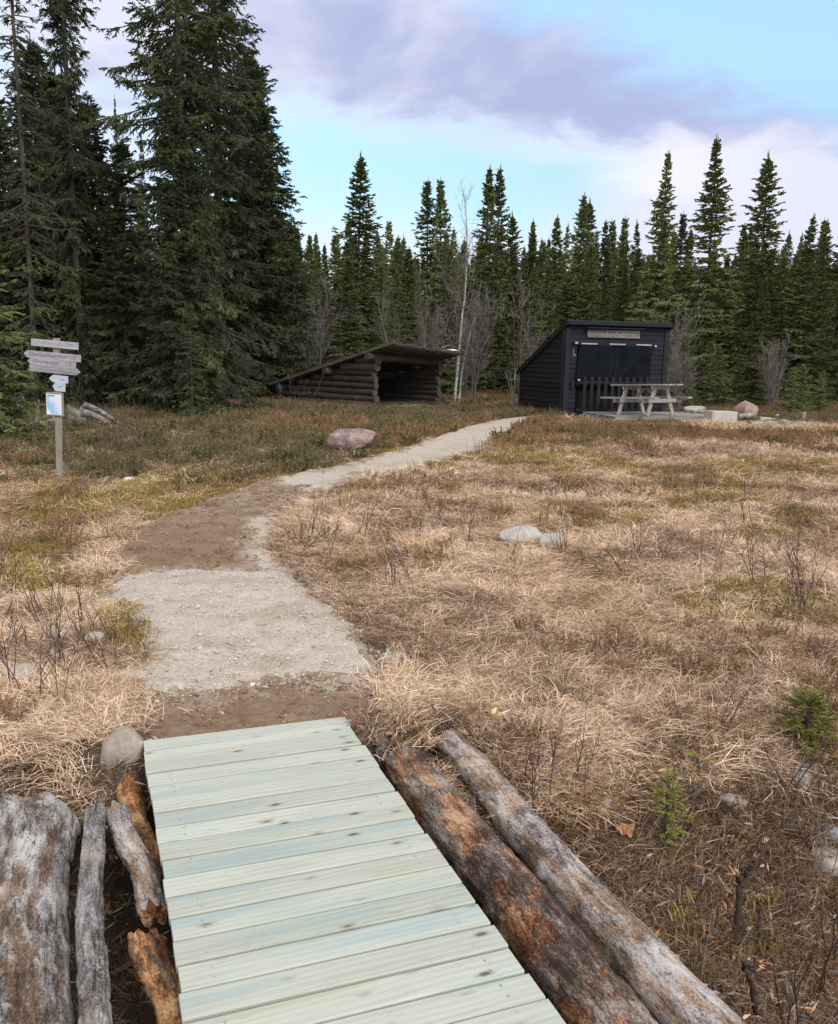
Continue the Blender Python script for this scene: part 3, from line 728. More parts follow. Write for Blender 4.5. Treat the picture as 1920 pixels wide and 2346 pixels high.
# keep-out footprints, filled by the builders' known places
def deck_out(x, y, m=.0):
    s, t = deck_uv(x, y); return (np.abs(s) < .54+m) & (t < .06+m) & (t > -6)
SHED_A = R_(15.8)
SH_FL = PZ(1288, 957, .30)[:2]
def in_rect(x, y, o, a, w, d0, d1, m=.05):
    c, s = math.cos(a), math.sin(a); lx = (x-o[0])*c+(y-o[1])*s; ly = -(x-o[0])*s+(y-o[1])*c
    return (lx > -m) & (lx < w+m) & (ly > d0-m) & (ly < d1+m)
SHEL_O = PZ(860, 935, .30)[:2]; SHEL_A = math.atan2(.753, .659)
def blocked(x, y):
    return deck_out(x, y) | (np.hypot(x-STONE_XY[0], y-STONE_XY[1]) < .15) | (np.hypot((x-BOUL_XY[0])*.6, y-BOUL_XY[1]+.35) < .42) | in_rect(x, y, SHEL_O, SHEL_A, 2.6, -.75, 0) | in_rect(x, y, SH_FL, SHED_A, 2.95, -2.10, 3.0) | in_rect(x, y, SHEL_O, SHEL_A, 3.0, 0, 4.3)
BOUL_XY = P(802, 1030)[:2]
STONE_XY = PZ(285, 1722, -.06)[:2]
LOGS_XY = []          # (p0, p1, radius) of the lying logs, so that grass does not grow through them
for a, b, z, r in LOGPX:
    LOGS_XY.append((PZ(*a, z)[:2], PZ(*b, z)[:2], r))
def on_logs(x, y, f=1.25, m=.03):
    r_ = np.zeros(np.shape(x), bool)
    for p0, p1, r in LOGS_XY:
        d = p1-p0; L = d@d; t = np.clip(((x-p0[0])*d[0]+(y-p0[1])*d[1])/L, -.0, 1.3)
        r_ |= np.hypot(x-p0[0]-t*d[0], y-p0[1]-t*d[1]) < r*f+m
    return r_
def sample(rng, density, y0, y1, umax=.60):
    """random ground points in the viewed wedge, density(y) per square metre"""
    out = []
    e = np.geomspace(y0+1, y1+1, 40)-1
    for a, b in zip(e[:-1], e[1:]):
        m = (a+b)/2; w = umax*(m+1.0)+.3; n = rng.poisson(density(m)*2*w*(b-a))
        out.append(np.stack([rng.uniform(-w, w, n), rng.uniform(a, b, n)], 1))
    return np.concatenate(out)
def lay(rng, pts, tilt=.12, az=None):
    z = tz(pts[:, 0], pts[:, 1]); n = len(pts)
    rot = np.stack([rng.normal(0, tilt, n), rng.normal(0, tilt, n), rng.uniform(0, 6.283, n) if az is None else az], 1)
    return np.column_stack([pts, z]), rot
rng = np.random.default_rng(11)
pts = sample(rng, lambda y: 380*np.clip(5/(y+1), .15, 1.0)*(1 if y < 25 else .35), 1.3, 38)
x, y = pts.T
sdp = sdist(PATH, x, y)
for c, r in SPILL: sdp = np.maximum(sdp, r*.8-np.hypot(x-c[0], (y-c[1])*.6))
pts = pts[(sdp < -.03+.06*fbm(x*3, y*3, 0, 61, 2)) & ~blocked(x, y) & ~on_logs(x, y)]
x, y = pts.T
hm = heath_mask(x, y); pe = peat_mask(x, y)
n1 = fbm(x*.9, y*.9, 0, 62, 3); n2 = fbm(x*.55, y*.55, 0, 63, 3); n3 = fbm(x*1.7, y*1.7, 0, 64, 2)
left = x < path_x(y)
u = rng.uniform(0, 1, len(x))
kind = np.full(len(x), 0)                                  # lying straw
kind[u < .13+.20*n1] = 1                                   # tussock
kind[(u > .80)] = 2
n2 = n2+.12*ss(9, 6, y)*0-.6*ss(6.6, 5.0, y)*~left-.02*~left
kind[(n2 > np.where(left, .05, .13)) & (u < np.where(left, .72, .60))] = 3      # moss cushions
kind[(n3 > .22) & (u > .45)] = 4                           # brown litter
kind[(n2 < -.26) & (u > .45)] = 4
kind[(pe > .35) & (u < .50)] = 4
kind[(pe > .35) & (u > .94)] = 3
h = (rng.uniform(0, 1, len(x)) < hm*np.where(left, .66, .80))
n4 = fbm(x*.5, y*.5, 0, 65, 3)
kind[h] = np.where(n4[h] > np.where(left[h], .02, -.12), 6, 5); kind[h & (u > .94)] = 7; kind[h & left & (u < .30)] = 3; kind[h & left & (u > .30) & (u < .40)] = 4; kind[h & left & (u > .40) & (u < .50)] = 0; kind[h & left & (u > .50) & (u < .55)] = 1
nr_ = (rng.uniform(0, 1, len(x)) < .05) & (fbm(x*.8, y*.8, 0, 66, 2) > .22); kind[nr_ & ~h] = 6
kind[(x > 6.0) & (y > 17.6) & (y < 21.2) & (kind >= 5)] = 2
far = np.clip(.68+.045*y, .74, 1.5)*np.where((kind >= 5) & (x > 3.0) & (y > 18.2) & (y < 22), .62, 1.0)
def put(name, label, cat, k, protos, s=1.0, tilt=.12, az=None):
    sel = kind == k; q = pts[sel]; n = len(q)
    a = None
    if az is not None: a = az(q[:, 0], q[:, 1])+rng.normal(0, .7, n)
    p, r = lay(rng, q, tilt, a)
    scatter(name, label, cat, p, r, s*far[sel]*rng.uniform(.7, 1.3, n), rng.integers(0, len(protos), n), protos)
flow = lambda x, y: 4.2+2.2*fbm(x*.5, y*.5, 0, 71, 2)*2
put('dry_grass', 'matted straw coloured dry grass lying over the open field', 'grass', 0, T_lie, az=flow)
put('grass_tussocks', 'drooping pale tussocks of dry grass across the field', 'grass', 1, T_tus, .82)
put('mixed_grass', 'short mixed straw and olive grass blades on the bog', 'grass', 2, T_mix)
put('moss', 'olive and yellow green moss cushions between the grass', 'moss', 3, T_moss, 1.0)
put('brown_litter', 'brown dead stems and litter on the damp ground', 'litter', 4, T_brown)
put('heather', 'dark brown green heather in front of the trees', 'heather', 5, T_heath, .62)
put('rusty_heather', 'rust coloured low heather along the field edge', 'heather', 6, T_rust, .62)
put('green_dwarf_shrub', 'low dark green crowberry and lingonberry leaves', 'ground cover', 7, T_green, .8)
rng = np.random.default_rng(12)
q = sample(rng, lambda y: 8.5*np.clip(6/(y+1), .25, 1.3), 2.0, 18)
x, y = q.T; q = q[(sdist(PATH, x, y) < -.08) & ~blocked(x, y) & ~on_logs(x, y) & (fbm(x*.7, y*.7, 0, 72, 2) > -.15)]
p, r = lay(rng, q, .25); n = len(q)
scatter('bare_stalks', 'thin bare reddish stalks standing up out of the dry grass', 'stalks', p, r, rng.uniform(.55, 1.25, n)*np.where(q[:, 1] > 9, .8, 1), rng.integers(0, len(T_stalk), n), T_stalk)
# crushed stone
rng = np.random.default_rng(13)
q = sample(rng, lambda y: 4200*np.clip((4.6/(y+.6))**2, .0, 1.0), 2.9, 12, .35)
x, y = q.T; jj = .03*fbm(x*9, y*9, 0, 21, 3)
sg = sdist(GRAV_LOW, x, y)+jj; sq = sdist(PATH, x, y)+jj; sr = sdist(RIGHT_EDGE, x, y)
for c, r in SPILL: sg = np.maximum(sg, r-np.hypot(x-c[0], (y-c[1])*.6)+jj*2)
u = rng.uniform(0, 1, len(x))
keep = (sg > 0) & (u < .8) | (sg > -.10) & (sg < .03) & (u < .85) | (sg > -.40) & (u < .5*np.exp(np.minimum(sg, 0)/.13)) | (sr > -.05) & (u < .5) | (sq > -.14) & (sq < .05) & (u < .20) | (sq > 0) & (u < .03)
q = q[keep & ~deck_out(x, y, -.02)]; n = len(q)
p, r = lay(rng, q, .5); sc = .0024*np.exp(np.abs(rng.normal(0, .76, n)))*np.clip(.8+.05*q[:, 1], 1, 1.6); sc = np.minimum(sc, .022)
p[:, 2] += .001+.015*ss(-.05, .03, np.maximum(sdist(GRAV_LOW, q[:, 0], q[:, 1]), sdist(GRAV_UP, q[:, 0], q[:, 1])))
scatter('crushed_stones', 'loose pale crushed stone on and along the gravel path', 'gravel', p, r, sc, rng.integers(0, len(T_peb), n), T_peb)
rng = np.random.default_rng(14)
q = sample(rng, lambda y: 1500*np.clip((4.6/(y+.6))**2, .0, 1.0), 2.9, 12, .35)
q = q[(f_path(q[:, 0], q[:, 1]) > -.05) & (f_grav(q[:, 0], q[:, 1]) < .0) & ~deck_out(q[:, 0], q[:, 1], -.03)]; n = len(q); p, r = lay(rng, q, .5)
me_cl = []
for m_ in T_peb:
    c_ = m_.copy(); c_.materials.clear(); c_.materials.append(M_dirt); me_cl.append(c_)
scatter('earth_clods', 'small brown crumbs and clods of loose earth on the path', 'earth', p, r, .0045*np.exp(np.abs(rng.normal(0, .6, n)))*np.clip(.8+.05*q[:, 1], 1, 1.5), rng.integers(0, len(me_cl), n), me_cl)
# twigs, bark and splinters fallen in the ditch beside the logs
def litter(seed):
    rng = np.random.default_rng(seed); b = MB(); n = 14
    B = np.column_stack([rng.normal(0, .08, (n, 2)), rng.uniform(0, .02, n)]); D = np.column_stack([rng.normal(size=(n, 2)), rng.normal(0, .25, n)])
    b.leaves(B, D, rng.uniform(.02, .10, n), rng.uniform(.004, .014, n), 0, pick(rng, [(.30,.16,.08), (.16,.085,.05), (.42,.28,.18), (.24,.22,.22), (.10,.06,.04), (.36,.33,.31)], n), rng=rng)
    return b.mesh("litter", M_herb)
T_lit = [litter(280+i) for i in range(5)]
q = sample(rng, lambda y: 130, 1.3, 4.3, .8); x, y = q.T
q = q[(peat_mask(x, y) > .2) & ~on_logs(x, y, .8, 0) & ~((np.abs(deck_uv(x, y)[0]) < .47) & (deck_uv(x, y)[1] < .02))]; p, r = lay(rng, q, .2); n = len(q)
q2 = sample(rng, lambda y: 150, 1.3, 4.6, .8); x, y = q2.T; st = deck_uv(x, y)
q2 = q2[(peat_mask(x, y) > .35) & ~on_logs(x, y, .9, 0) & ~((np.abs(st[0]) < .50) & (st[1] < .05)) & (sdist(PATH, x, y) < -.02)]
p2, r2 = lay(rng, q2, .2); scatter('dead_stems', 'short dark dead stems and roots on the peat', 'litter', p2, r2, rng.uniform(.35, .75, len(q2)), rng.integers(0, len(T_brown), len(q2)), T_brown)
scatter('bark_litter', 'bark flakes and splinters strewn in the dark ditch', 'litter', p, r, rng.uniform(.6, 1.3, n), rng.integers(0, 5, n), T_lit)
#@@OBJECTS@@
# ================================================================ the footbridge
def make_bridge():
    rng = np.random.default_rng(21)
    root = thing('footbridge', 'new pale green plank footbridge leading onto the gravel path', 'footbridge', (DK0[0], DK0[1], 0), (0, 0, DKA))
    b = MB(); y = 0.0; i = 0; pitch = .1095
    while y > -4.9:
        w = .1005; e0 = rng.normal(0, .0035); e1 = rng.normal(0, .004); sk = rng.normal(0, .0012); a = rng.uniform()
        zc = -.014+rng.normal(0, .0012); n = 9
        xs = np.linspace(-.461+e0-.012*y*0, .461+e1, n); r = .004
        prof = np.array([(-w/2, -.014), (-w/2, .014-r), (-w/2+r*.4, .014-r*.3), (-w/2+r, .014), (w/2-r, .014), (w/2-r*.4, .014-r*.3), (w/2, .014-r), (w/2, -.014)])
        cup = rng.normal(0, .0012)
        v = np.array([(x, y-w/2-.003+p[0]+sk*x*3-.0297*x, zc+p[1]+cup*math.sin(3*x+i)) for x in xs for p in prof])
        m = len(prof); q = [(j*m+k, j*m+(k+1) % m, (j+1)*m+(k+1) % m, (j+1)*m+k) for j in range(n-1) for k in range(m)]
        b.add(v, [np.array(q), np.arange(m)[None], (np.arange(m)+(n-1)*m)[None, ::-1]], a)
        y -= pitch; i += 1
    b.build('deck', M_deck, root)
    s = MB(); y = 0.0; i = 0
    while y > -4.9:
        for x in (-.37, .37):
            for dy in (-.022, .022):
                c = np.array([x+rng.normal(0, .004), y-.053+dy-.0297*x+rng.normal(0, .004), .0002]); k = np.arange(8)*2*np.pi/8
                ring = np.stack([np.cos(k), np.sin(k), np.zeros(8)], 1)
                s.add(np.concatenate([c+ring*.0028+np.array([0, 0, .0012]), c+ring*.0031-np.array([0, 0, .004])]), [np.arange(8)[None], np.array([(j, j+8, (j+1) % 8+8, (j+1) % 8) for j in range(8)])])
        y -= pitch
    o = s.build('screws', M_screw, root); o['kind'] = 'stuff'
    for x in (-.36, 0, .36):
        j = MB(); j.box((0, -2.42, -.029-.075), (.048, 4.8, .148)); j.build('joist', M_deck, root, loc=(x, 0, 0))
make_bridge()

# ---------------------------------------------------------------- logs
def log_mesh(p0, p1, r0, r1, seed, mats, n=150, m=44, bend=.02, amp=.10, bark=.5, flare=None, rag0=.0, rag1=.0, plates=.010, squash=1.0):
    p0 = np.array(p0, float); p1 = np.array(p1, float); d = p1-p0; L = np.linalg.norm(d); d /= L
    rng = np.random.default_rng(seed)
    r_ = np.cross(d, (0, 0, 1.0)); r_ /= np.linalg.norm(r_); u_ = np.cross(r_, d)
    s = np.linspace(0, 1, n)[:, None]; th = np.linspace(0, 2*np.pi, m, endpoint=False)[None]
    cx, cy = np.cos(th)+0*s, np.sin(th)+0*s; zz = s*L+0*th
    R = r0+(r1-r0)*s
    if flare is not None: R = R*flare(s)
    so = seed*13.7
    sc = 1.0/max(r0, .04)*.11
    kx, ky, kz = cx*1.1, cy*1.1, zz*2.6*sc
    R = R*(1+amp*fbm(kx*1.2+so, ky*1.2, kz*.9, seed, 3)+amp*.35*fbm(kx*3+so, ky*3, kz*3, seed+1, 3))
    for _ in range(int(L*3.5)):            # branch knots
        k0, t0 = rng.uniform(0, L), rng.uniform(0, 6.28); q = np.exp(-(((zz-k0)/.035)**2+((np.angle(np.exp(1j*(th-t0)))*r0)/.03)**2)); R = R+q*.016*rng.uniform(.5, 1.3)*min(1, r0/.1)
    pm = fbm(cx*2.0+so, cy*2.0, zz*4.2*sc, seed+5, 5, .66)
    mask = ss(-.06, .06, pm+(bark-.5)*.9)
    R = R+mask*plates+plates*.35*fbm(cx*7+so, cy*7, zz*26*sc, seed+6, 3)
    ends = np.zeros_like(zz)
    rag = fbm(cx*2.2+so, cy*2.2, 0, seed+7, 3)
    wob = .5*bend*np.sin(s*4.2+seed)+bend*.5*np.sin(s*9.1+seed*2)
    wob2 = .4*bend*np.cos(s*3.3+seed*1.7)
    zpos = zz+rag*rag0*ss(.12, 0, s)+rag*rag1*ss(.88, 1, s)
    ctr = p0+zpos[..., None]*d
    V = ctr+(R*cx+wob)[..., None]*r_+(R*cy*squash+wob2)[..., None]*u_
    b = MB(); i = np.arange(n-1)[:, None]*m; k = np.arange(m)[None]; k2 = (k+1) % m
    b.add(V.reshape(-1, 3), np.stack([i+k, i+k2, i+m+k2, i+m+k], -1).reshape(-1, 4), mask.ravel())
    for e, row in ((0, 0), (1, n-1)):      # rough end grain
        ring = V[row]; c = ring.mean(0); rings = [ring]+[c+(ring-c)*f+d*rng.normal(0, .004+.2*(rag0 if e == 0 else rag1), (m, 1))*.5 for f in (.75, .5, .25)]
        vv = np.concatenate(rings+[c[None]]); fs = [np.stack([j*m+k[0], j*m+k2[0], (j+1)*m+k2[0], (j+1)*m+k[0]], -1) for j in range(3)]
        q = np.concatenate(fs); tri = np.stack([3*m+k[0], 3*m+k2[0], np.full(m, 4*m)], -1)
        if e == 0: q = q[:, ::-1]; tri = tri[:, ::-1]
        b.add(vv, [q, tri], 0.1, mi=1)
    return b
def lying_log(name, label, cat, p0, p1, r0, r1, seed, m_, mend=None, **k):
    b = log_mesh(p0, p1, r0, r1, seed, None, **k); p0 = np.array(p0)
    for i in range(len(b.v)): b.v[i] = b.v[i]-p0
    # turn into a local frame whose x runs along the log, so the grain follows it
    d = np.array(p1)-p0; q = Vector(d).to_track_quat('X', 'Z'); M = np.array(q.to_matrix())
    for i in range(len(b.v)): b.v[i] = b.v[i] @ M
    me = b.mesh(name, [m_, mend or m_], True)
    o = link(name, me, loc=tuple(p0)); o.rotation_mode = 'QUATERNION'; o.rotation_quaternion = q
    return tag(o, label, cat)
la0, la1 = PZ(922, 1752, -.10), PZ(1380, 2346, -.12); la1 = la1+(la1-la0)*.35
lying_log('log', 'red brown log with flaking bark lying along the right edge of the footbridge', 'log', la0, la1, .084, .118, 3, M_logbrown, n=220, m=52, bark=.46, amp=.09, bend=.014, rag0=.02, plates=.011)
lb0, lb1 = PZ(1029, 1700, -.09), PZ(1598, 2346, -.12); lb1 = lb1+(lb1-lb0)*.35
lying_log('log', 'pale peeled log on the grass side of the red brown log', 'log', lb0, lb1, .064, .098, 5, M_logpale, n=220, m=48, bark=.5, amp=.08, bend=.016, rag0=.012, plates=.006)
lc0, lc1 = PZ(46, 1888, -.18), PZ(6, 2420, -.20); lc1 = lc1+(lc1-lc0)*.6
lying_log('log', 'huge weathered trunk with ragged grey bark in the lower left corner', 'log', lc0, lc1, .172, .165, 9, M_logbig, M_logbig, n=190, m=72, bark=.62, amp=.14, bend=.02, squash=.72, rag0=.10, plates=.012, flare=lambda s: 1+.16*np.exp(-((s-.06)/.07)**2)-.12*np.exp(-((s-.42)/.16)**2))
ld0, ld1 = PZ(213, 1862, -.10), PZ(219, 2420, -.14); ld1 = ld1+(ld1-ld0)*.5
lying_log('log', 'slim silver grey log between the huge trunk and the broken branch', 'log', ld0, ld1, .034, .044, 12, M_loggrey, M_cut, n=170, m=40, bark=.6, amp=.15, bend=.016, rag0=.03, plates=.006)
le0, le1 = PZ(266, 1864, -.13), PZ(358, 2092, -.13)
lying_log('broken_branch', 'short pale broken branch beside the left edge of the footbridge', 'branch', le0, le1, .040, .040, 15, M_logpale, M_rotten, n=80, m=36, bark=.45, amp=.22, bend=.012, rag0=.05, rag1=.05, plates=.006)
lf0, lf1 = PZ(290, 1800, -.15), PZ(366, 2030, -.22)
lying_log('rotten_branch', 'crumbling red rotten wood tucked between stone and footbridge', 'branch', lf0, lf1, .050, .045, 18, M_rotten, M_rotten, n=80, m=36, bark=.15, amp=.28, bend=.015, rag0=.07, rag1=.03, plates=.008)
lg0, lg1 = PZ(335, 2168, -.16), PZ(404, 2346, -.19); lg1 = lg1+(lg1-lg0)*.5
lying_log('rotten_branch', 'split orange rotten log stub at the lower left of the footbridge', 'branch', lg0, lg1, .052, .056, 22, M_rotten, M_rotten, n=90, m=40, bark=.28, amp=.28, bend=.012, rag0=.07, plates=.010)
lh0, lh1 = PZ(866, 1672, -.03), PZ(880, 1722, -.08)
lying_log('root_stub', 'small grey root stub at the top end of the red brown log', 'root', lh0, lh1, .016, .022, 25, M_loggrey, n=30, m=20, bark=.5, amp=.3, bend=.01, rag0=.05)

# ---------------------------------------------------------------- stones
def stone(name, label, loc, size, m_, seed, rotz=0, sub=4, cuts=9, sink=.25, noise=.14, cut=(.62, .92), cat='stone', group=None):
    rng = np.random.default_rng(seed); bm = bmesh.new(); bmesh.ops.create_icosphere(bm, subdivisions=sub, radius=1)
    v = np.array([q.co for q in bm.verts])
    for _ in range(cuts):
        nn = rng.normal(size=3); nn /= np.linalg.norm(nn); dd = v@nn; h = rng.uniform(*cut); v = v-(np.maximum(dd-h, 0)*.92)[:, None]*nn
    o_ = seed*7.3; v = np.sign(v)*np.abs(v)**.72
    v = v*(1+noise*fbm(v[:, 0]*1.6+o_, v[:, 1]*1.6, v[:, 2]*1.6, seed, 4)+noise*.25*fbm(v[:, 0]*6+o_, v[:, 1]*6, v[:, 2]*6, seed+3, 3))[:, None]
    v = v*np.array(size)/2
    for q, c in zip(bm.verts, v): q.co = c
    for f in bm.faces: f.smooth = True
    me = bpy.data.meshes.new(name); bm.to_mesh(me); bm.free(); me.materials.append(m_)
    o = link(name, me, loc=(loc[0], loc[1], loc[2]+size[2]*(.5-sink)), rot=(0, 0, rotz))
    return tag(o, label, cat, group)
p = PZ(285, 1722, -.06); stone('stone', 'rounded grey brown stone at the far left corner of the footbridge', (p[0], p[1], -.19), (.205, .19, .25), M_rockgrey, 31, .3, sink=0.0, cuts=7, noise=.09)
p = G(802, 1030); stone('boulder', 'long pink and grey lichened boulder left of the gravel path', p, (.98, .62, .38), M_rockpink, 33, .1, cuts=12, sink=.06, cat='boulder', cut=(.5, .85))
p = G(1190, 1240); stone('boulder', 'low sandy granite boulder sunk in the open grass field', p, (.50, .36, .20), M_rockpale, 35, .4, cuts=10, sink=.25, cat='boulder')
p = G(1262, 1250); stone('boulder', 'smaller grey half of the split granite in the grass field', p, (.27, .22, .15), M_rockpale, 36, 1.4, cuts=10, sink=.25, cat='boulder')
p = G(909, 1274); stone('stone', 'small blue grey stone amid stalks right of the path', p, (.10, .08, .09), M_rockblue, 37, .5, sub=3, sink=.1)
p = G(298, 1108); stone('stone', 'bright white stone near the signpost', p, (.17, .11, .09), M_rockwhite, 38, .2, sub=3, sink=.05)
p = G(394, 1000); stone('stone', 'small pale stone in the heather under the big spruces', p, (.16, .14, .12), M_rockblue, 39, .2, sub=3, sink=.1)
for i, (px, py, s, lb) in enumerate([(1870,1738,.085,'grey stone just below the bushy spruce sapling'), (1830,1790,.10,'flat blue grey stone below the bushy spruce sapling, among several'), (1888,1800,.06,'tiny grey stone at the right edge, level with the flat blue grey one'), (1680,1848,.11,'angular blue grey stone in the ditch grass, largest of its scatter'), (1822,1890,.085,'round grey stone right of the angular one in the ditch'), (1905,1918,.09,'pale stone at the right picture edge above the stump'), (1900,1985,.14,'large flat blue stone at the right picture edge beside straw'), (1735,1815,.06,'little white stone in the litter above the angular stone'), (1845,1762,.045,'smallest white chip under the bushy spruce sapling'), (1395,1850,.07,'grey stone half buried in litter right of the pale log'), (1270,1775,.06,'dull stone in dark litter beside the pale log'), (1630,2130,.05,'small grey stone near the snapped brown stems')]):
    p = G(px, py); stone('stone', lb, p, (s*1.2, s, s*.7), M_rockblue if i % 3 else M_rockpale, 50+i, i*1.1, sub=3, sink=.25, group='stones in the ditch grass')
for i, (px, py, s, lb) in enumerate([(140,1468,.16,'knobbly pale lichened stone left of the gravel patch'), (215,1470,.13,'pale lichened stone right of the knobbly one by the gravel patch'), (48,1555,.17,'flat white lichened stone at the left picture edge'), (95,1488,.08,'small lichen covered stone left of the knobbly pale one')]):
    p = G(px, py); stone('stone', lb, p, (s*1.2, s, s*.55), M_rockpale, 70+i, i*1.3, sub=3, sink=.2, noise=.25, group='lichened stones left of the path')
p = PY(1593, 941, 23.3); stone('boulder', 'flat grey mossy boulder behind the wooden platform', (p[0], p[1], .28), (.78, .6, .36), M_rockpale, 41, .1, cuts=12, sink=.05, cat='boulder', cut=(.45, .8))
p = PY(1709, 938, 22.8); stone('boulder', 'pointed red granite boulder beside the concrete block', (p[0], p[1], .25), (.70, .6, .60), M_rockred, 44, .6, cuts=9, sink=.08, cat='boulder', cut=(.5, .8))
p = PY(1781, 956, 22.2); stone('stone', 'small upright pale stone behind the lying logs', (p[0], p[1], .25), (.15, .12, .26), M_rockpale, 43, .2, sub=3, sink=.1)

# ---------------------------------------------------------------- lettering
def lettering(body, size, m_, parent, loc, name='lettering', tilt=0.0, shear=0.0, space=1.0):
    c = bpy.data.curves.new(name, 'FONT'); c.body = body; c.size = size; c.extrude = .0008; c.align_x = 'CENTER'; c.align_y = 'CENTER'; c.shear = shear; c.space_character = space; c.offset = -.0008
    t = bpy.data.objects.new('tmp_text', c); COL.objects.link(t)
    me = bpy.data.meshes.new_from_object(t.evaluated_get(bpy.context.evaluated_depsgraph_get()))
    bpy.data.objects.remove(t); me.materials.clear(); me.materials.append(m_); me.name = name
    return link(name, me, parent, loc, (math.pi/2, tilt, 0))
def worn_strokes(seed, w, h, n, m_, parent, loc, name='worn_lettering'):
    """lettering weathered past reading: broken strokes of the carved letters"""
    rng = np.random.default_rng(seed); b = MB(); x = -w/2
    while x < w/2:
        cw = h*rng.uniform(.35, .6)
        for _ in range(rng.integers(1, 4)):
            x0 = x+rng.uniform(0, cw*.7); a = rng.choice([1.57, 1.4, .3, -.4, 1.2]); l = h*rng.uniform(.35, .95); z = rng.uniform(-h*.35, h*.2)
            b.bar((x0, 0, z), (x0+l*.7*math.cos(a), 0, z+l*.7*math.sin(a)), .0012, h*.07, (0.3, 0, 1) if abs(a) < 1.3 else (1, 0, 0))
        x += cw+h*rng.uniform(.12, .5)
    return b.build(name, m_, parent, loc=loc)

# ---------------------------------------------------------------- signpost
def make_signpost():
    base = G(137, 1098); D = base.y
    root = thing('signpost', 'weathered wooden signpost with arrow boards and a framed map at the forest edge', 'signpost', base)
    def loc(px, py):
        q = PY(px, py, D); return np.array([q[0]-base.x, q[1]-base.y, q[2]-base.z])
    mpp = D/(FPX*math.cos(PITCH))*1.0
    top = loc(130, 775)
    b = MB(); n = 14; zs = np.linspace(-.3, top[2], n); rr = np.random.default_rng(4)
    for k in range(n-1): pass
    pts = np.column_stack([np.interp(zs, [0, top[2]], [0, top[0]]), np.zeros(n), zs])
    w = 13.5*mpp
    vv = np.concatenate([pts+np.array(o)*w/2*(1+.05*rr.normal(size=(n, 1))) for o in ((-1,-.8,0), (1,-.8,0), (1,.8,0), (-1,.8,0))]).reshape(4, n, 3).transpose(1, 0, 2).reshape(-1, 3)
    i = np.arange(n-1)[:, None]*4; k = np.arange(4)[None]; k2 = (k+1) % 4
    b.add(vv, [np.stack([i+k, i+k2, i+4+k2, i+4+k], -1).reshape(-1, 4), np.array([[0, 3, 2, 1]]), np.array([[0, 1, 2, 3]])+(n-1)*4], .3)
    bevel(b.build('post', M_greyz, root), .012, 2)
    tilt = R_(4.4)
    def board(px, py, wpx, hpx, tip, m_, name, label=None, a=.5, notch=.42, t=.022, tl=tilt):
        c = loc(px, py); w, h = wpx*mpp, hpx*mpp; e = h*notch*1.25
        pr = {'l': [(-w/2, 0), (-w/2+e, -h/2), (w/2, -h/2), (w/2, h/2), (-w/2+e, h/2)], 'r': [(-w/2, -h/2), (w/2-e, -h/2), (w/2, 0), (w/2-e, h/2), (-w/2, h/2)], None: [(-w/2, -h/2), (w/2, -h/2), (w/2, h/2), (-w/2, h/2)]}[tip]
        n = len(pr); b = MB(); v = np.array([(x, -t/2, z) for x, z in pr]+[(x, t/2, z) for x, z in pr])
        b.add(v, [np.arange(n)[None], (np.arange(n)+n)[None, ::-1], np.array([(j+n, (j+1) % n+n, (j+1) % n, j)[::-1] for j in range(n)])[:, ::-1]], a)
        o = b.build(name, m_, root, loc=(c[0], -w_off, c[2])); o.rotation_euler = (0, tl, 0)
        if label: o['label'] = label
        bevel(o, .003); return o, w, h
    w_off = w/2*.8+.013
    b1, bw, bh = board(129, 788.8, 104, 15.6, None, M_signw, 'sign_board', 'topmost plain board with worn lettering', .95)
    worn_strokes(5, bw*.8, bh*.55, 14, M_inkp, b1, (0, -.0125, .004))
    b2, bw, bh = board(123.3, 816, 126, 16, 'l', M_signw, 'sign_board', 'long left pointing arrow board', .6)
    lettering('Storkjellkønken 1,5', bh*.74, M_ink, b2, (bw*.005, -.0125, .004), shear=.18, space=1.10)
    b3, bw, bh = board(122, 831.5, 107, 15, 'l', M_signw, 'sign_board', 'shorter left pointing arrow board', .5)
    lettering('Gnollenget   1,5', bh*.74, M_ink, b3, (bw*.015, -.0125, .004), shear=.18, space=1.15)
    b4, bw, bh = board(129.3, 847.6, 113, 15.2, 'r', M_signw, 'sign_board', 'right pointing arrow board with worn lettering', .2)
    worn_strokes(8, bw*.74, bh*.5, 14, M_inkp, b4, (-bw*.04, -.0125, 0))
    b5, bw, bh = board(137.5, 868.3, 43, 16, 'l', M_plastic, 'small_sign', 'upper small pale blue arrow sign', .5, t=.008)
    worn_strokes(11, bw*.28, bh*.42, 3, M_inkb, b5, (bw*.16, -.0052, -bh*.1))
    b6, bw, bh = board(138.3, 886, 29, 20, 'l', M_plastic, 'small_sign', 'lower small pale blue arrow sign', .5, notch=.28, t=.008)
    worn_strokes(13, bw*.55, bh*.5, 5, M_inkb, b6, (bw*.10, -.0052, 0))
    c = loc(129, 925.5); w2, h2 = 39*mpp, 52*mpp
    nb = MB(); nb.box((0, 0, 0), (w2, .02, h2), a=.6); o = nb.build('notice_board', M_greyz, root, loc=(c[0], -w_off, c[2])); o.rotation_euler = (0, R_(2.0), 0); bevel(o, .003)
    sh = MB(); sh.box((-.004, -.0125, -.005), (w2*.85, .003, h2*.86)); sh.build('map_margin', M_mapw, o)
    sh = MB(); sh.box((-.004, -.0150, -.005), (w2*.78, .002, h2*.80)); sh.build('map_sheet', M_map, o)
    sh = MB(); sh.box((-w2*.17, -.0168, h2*.355), (w2*.38, .0012, h2*.05)); sh.build('map_title_bar', M_inkb, o)
make_signpost()

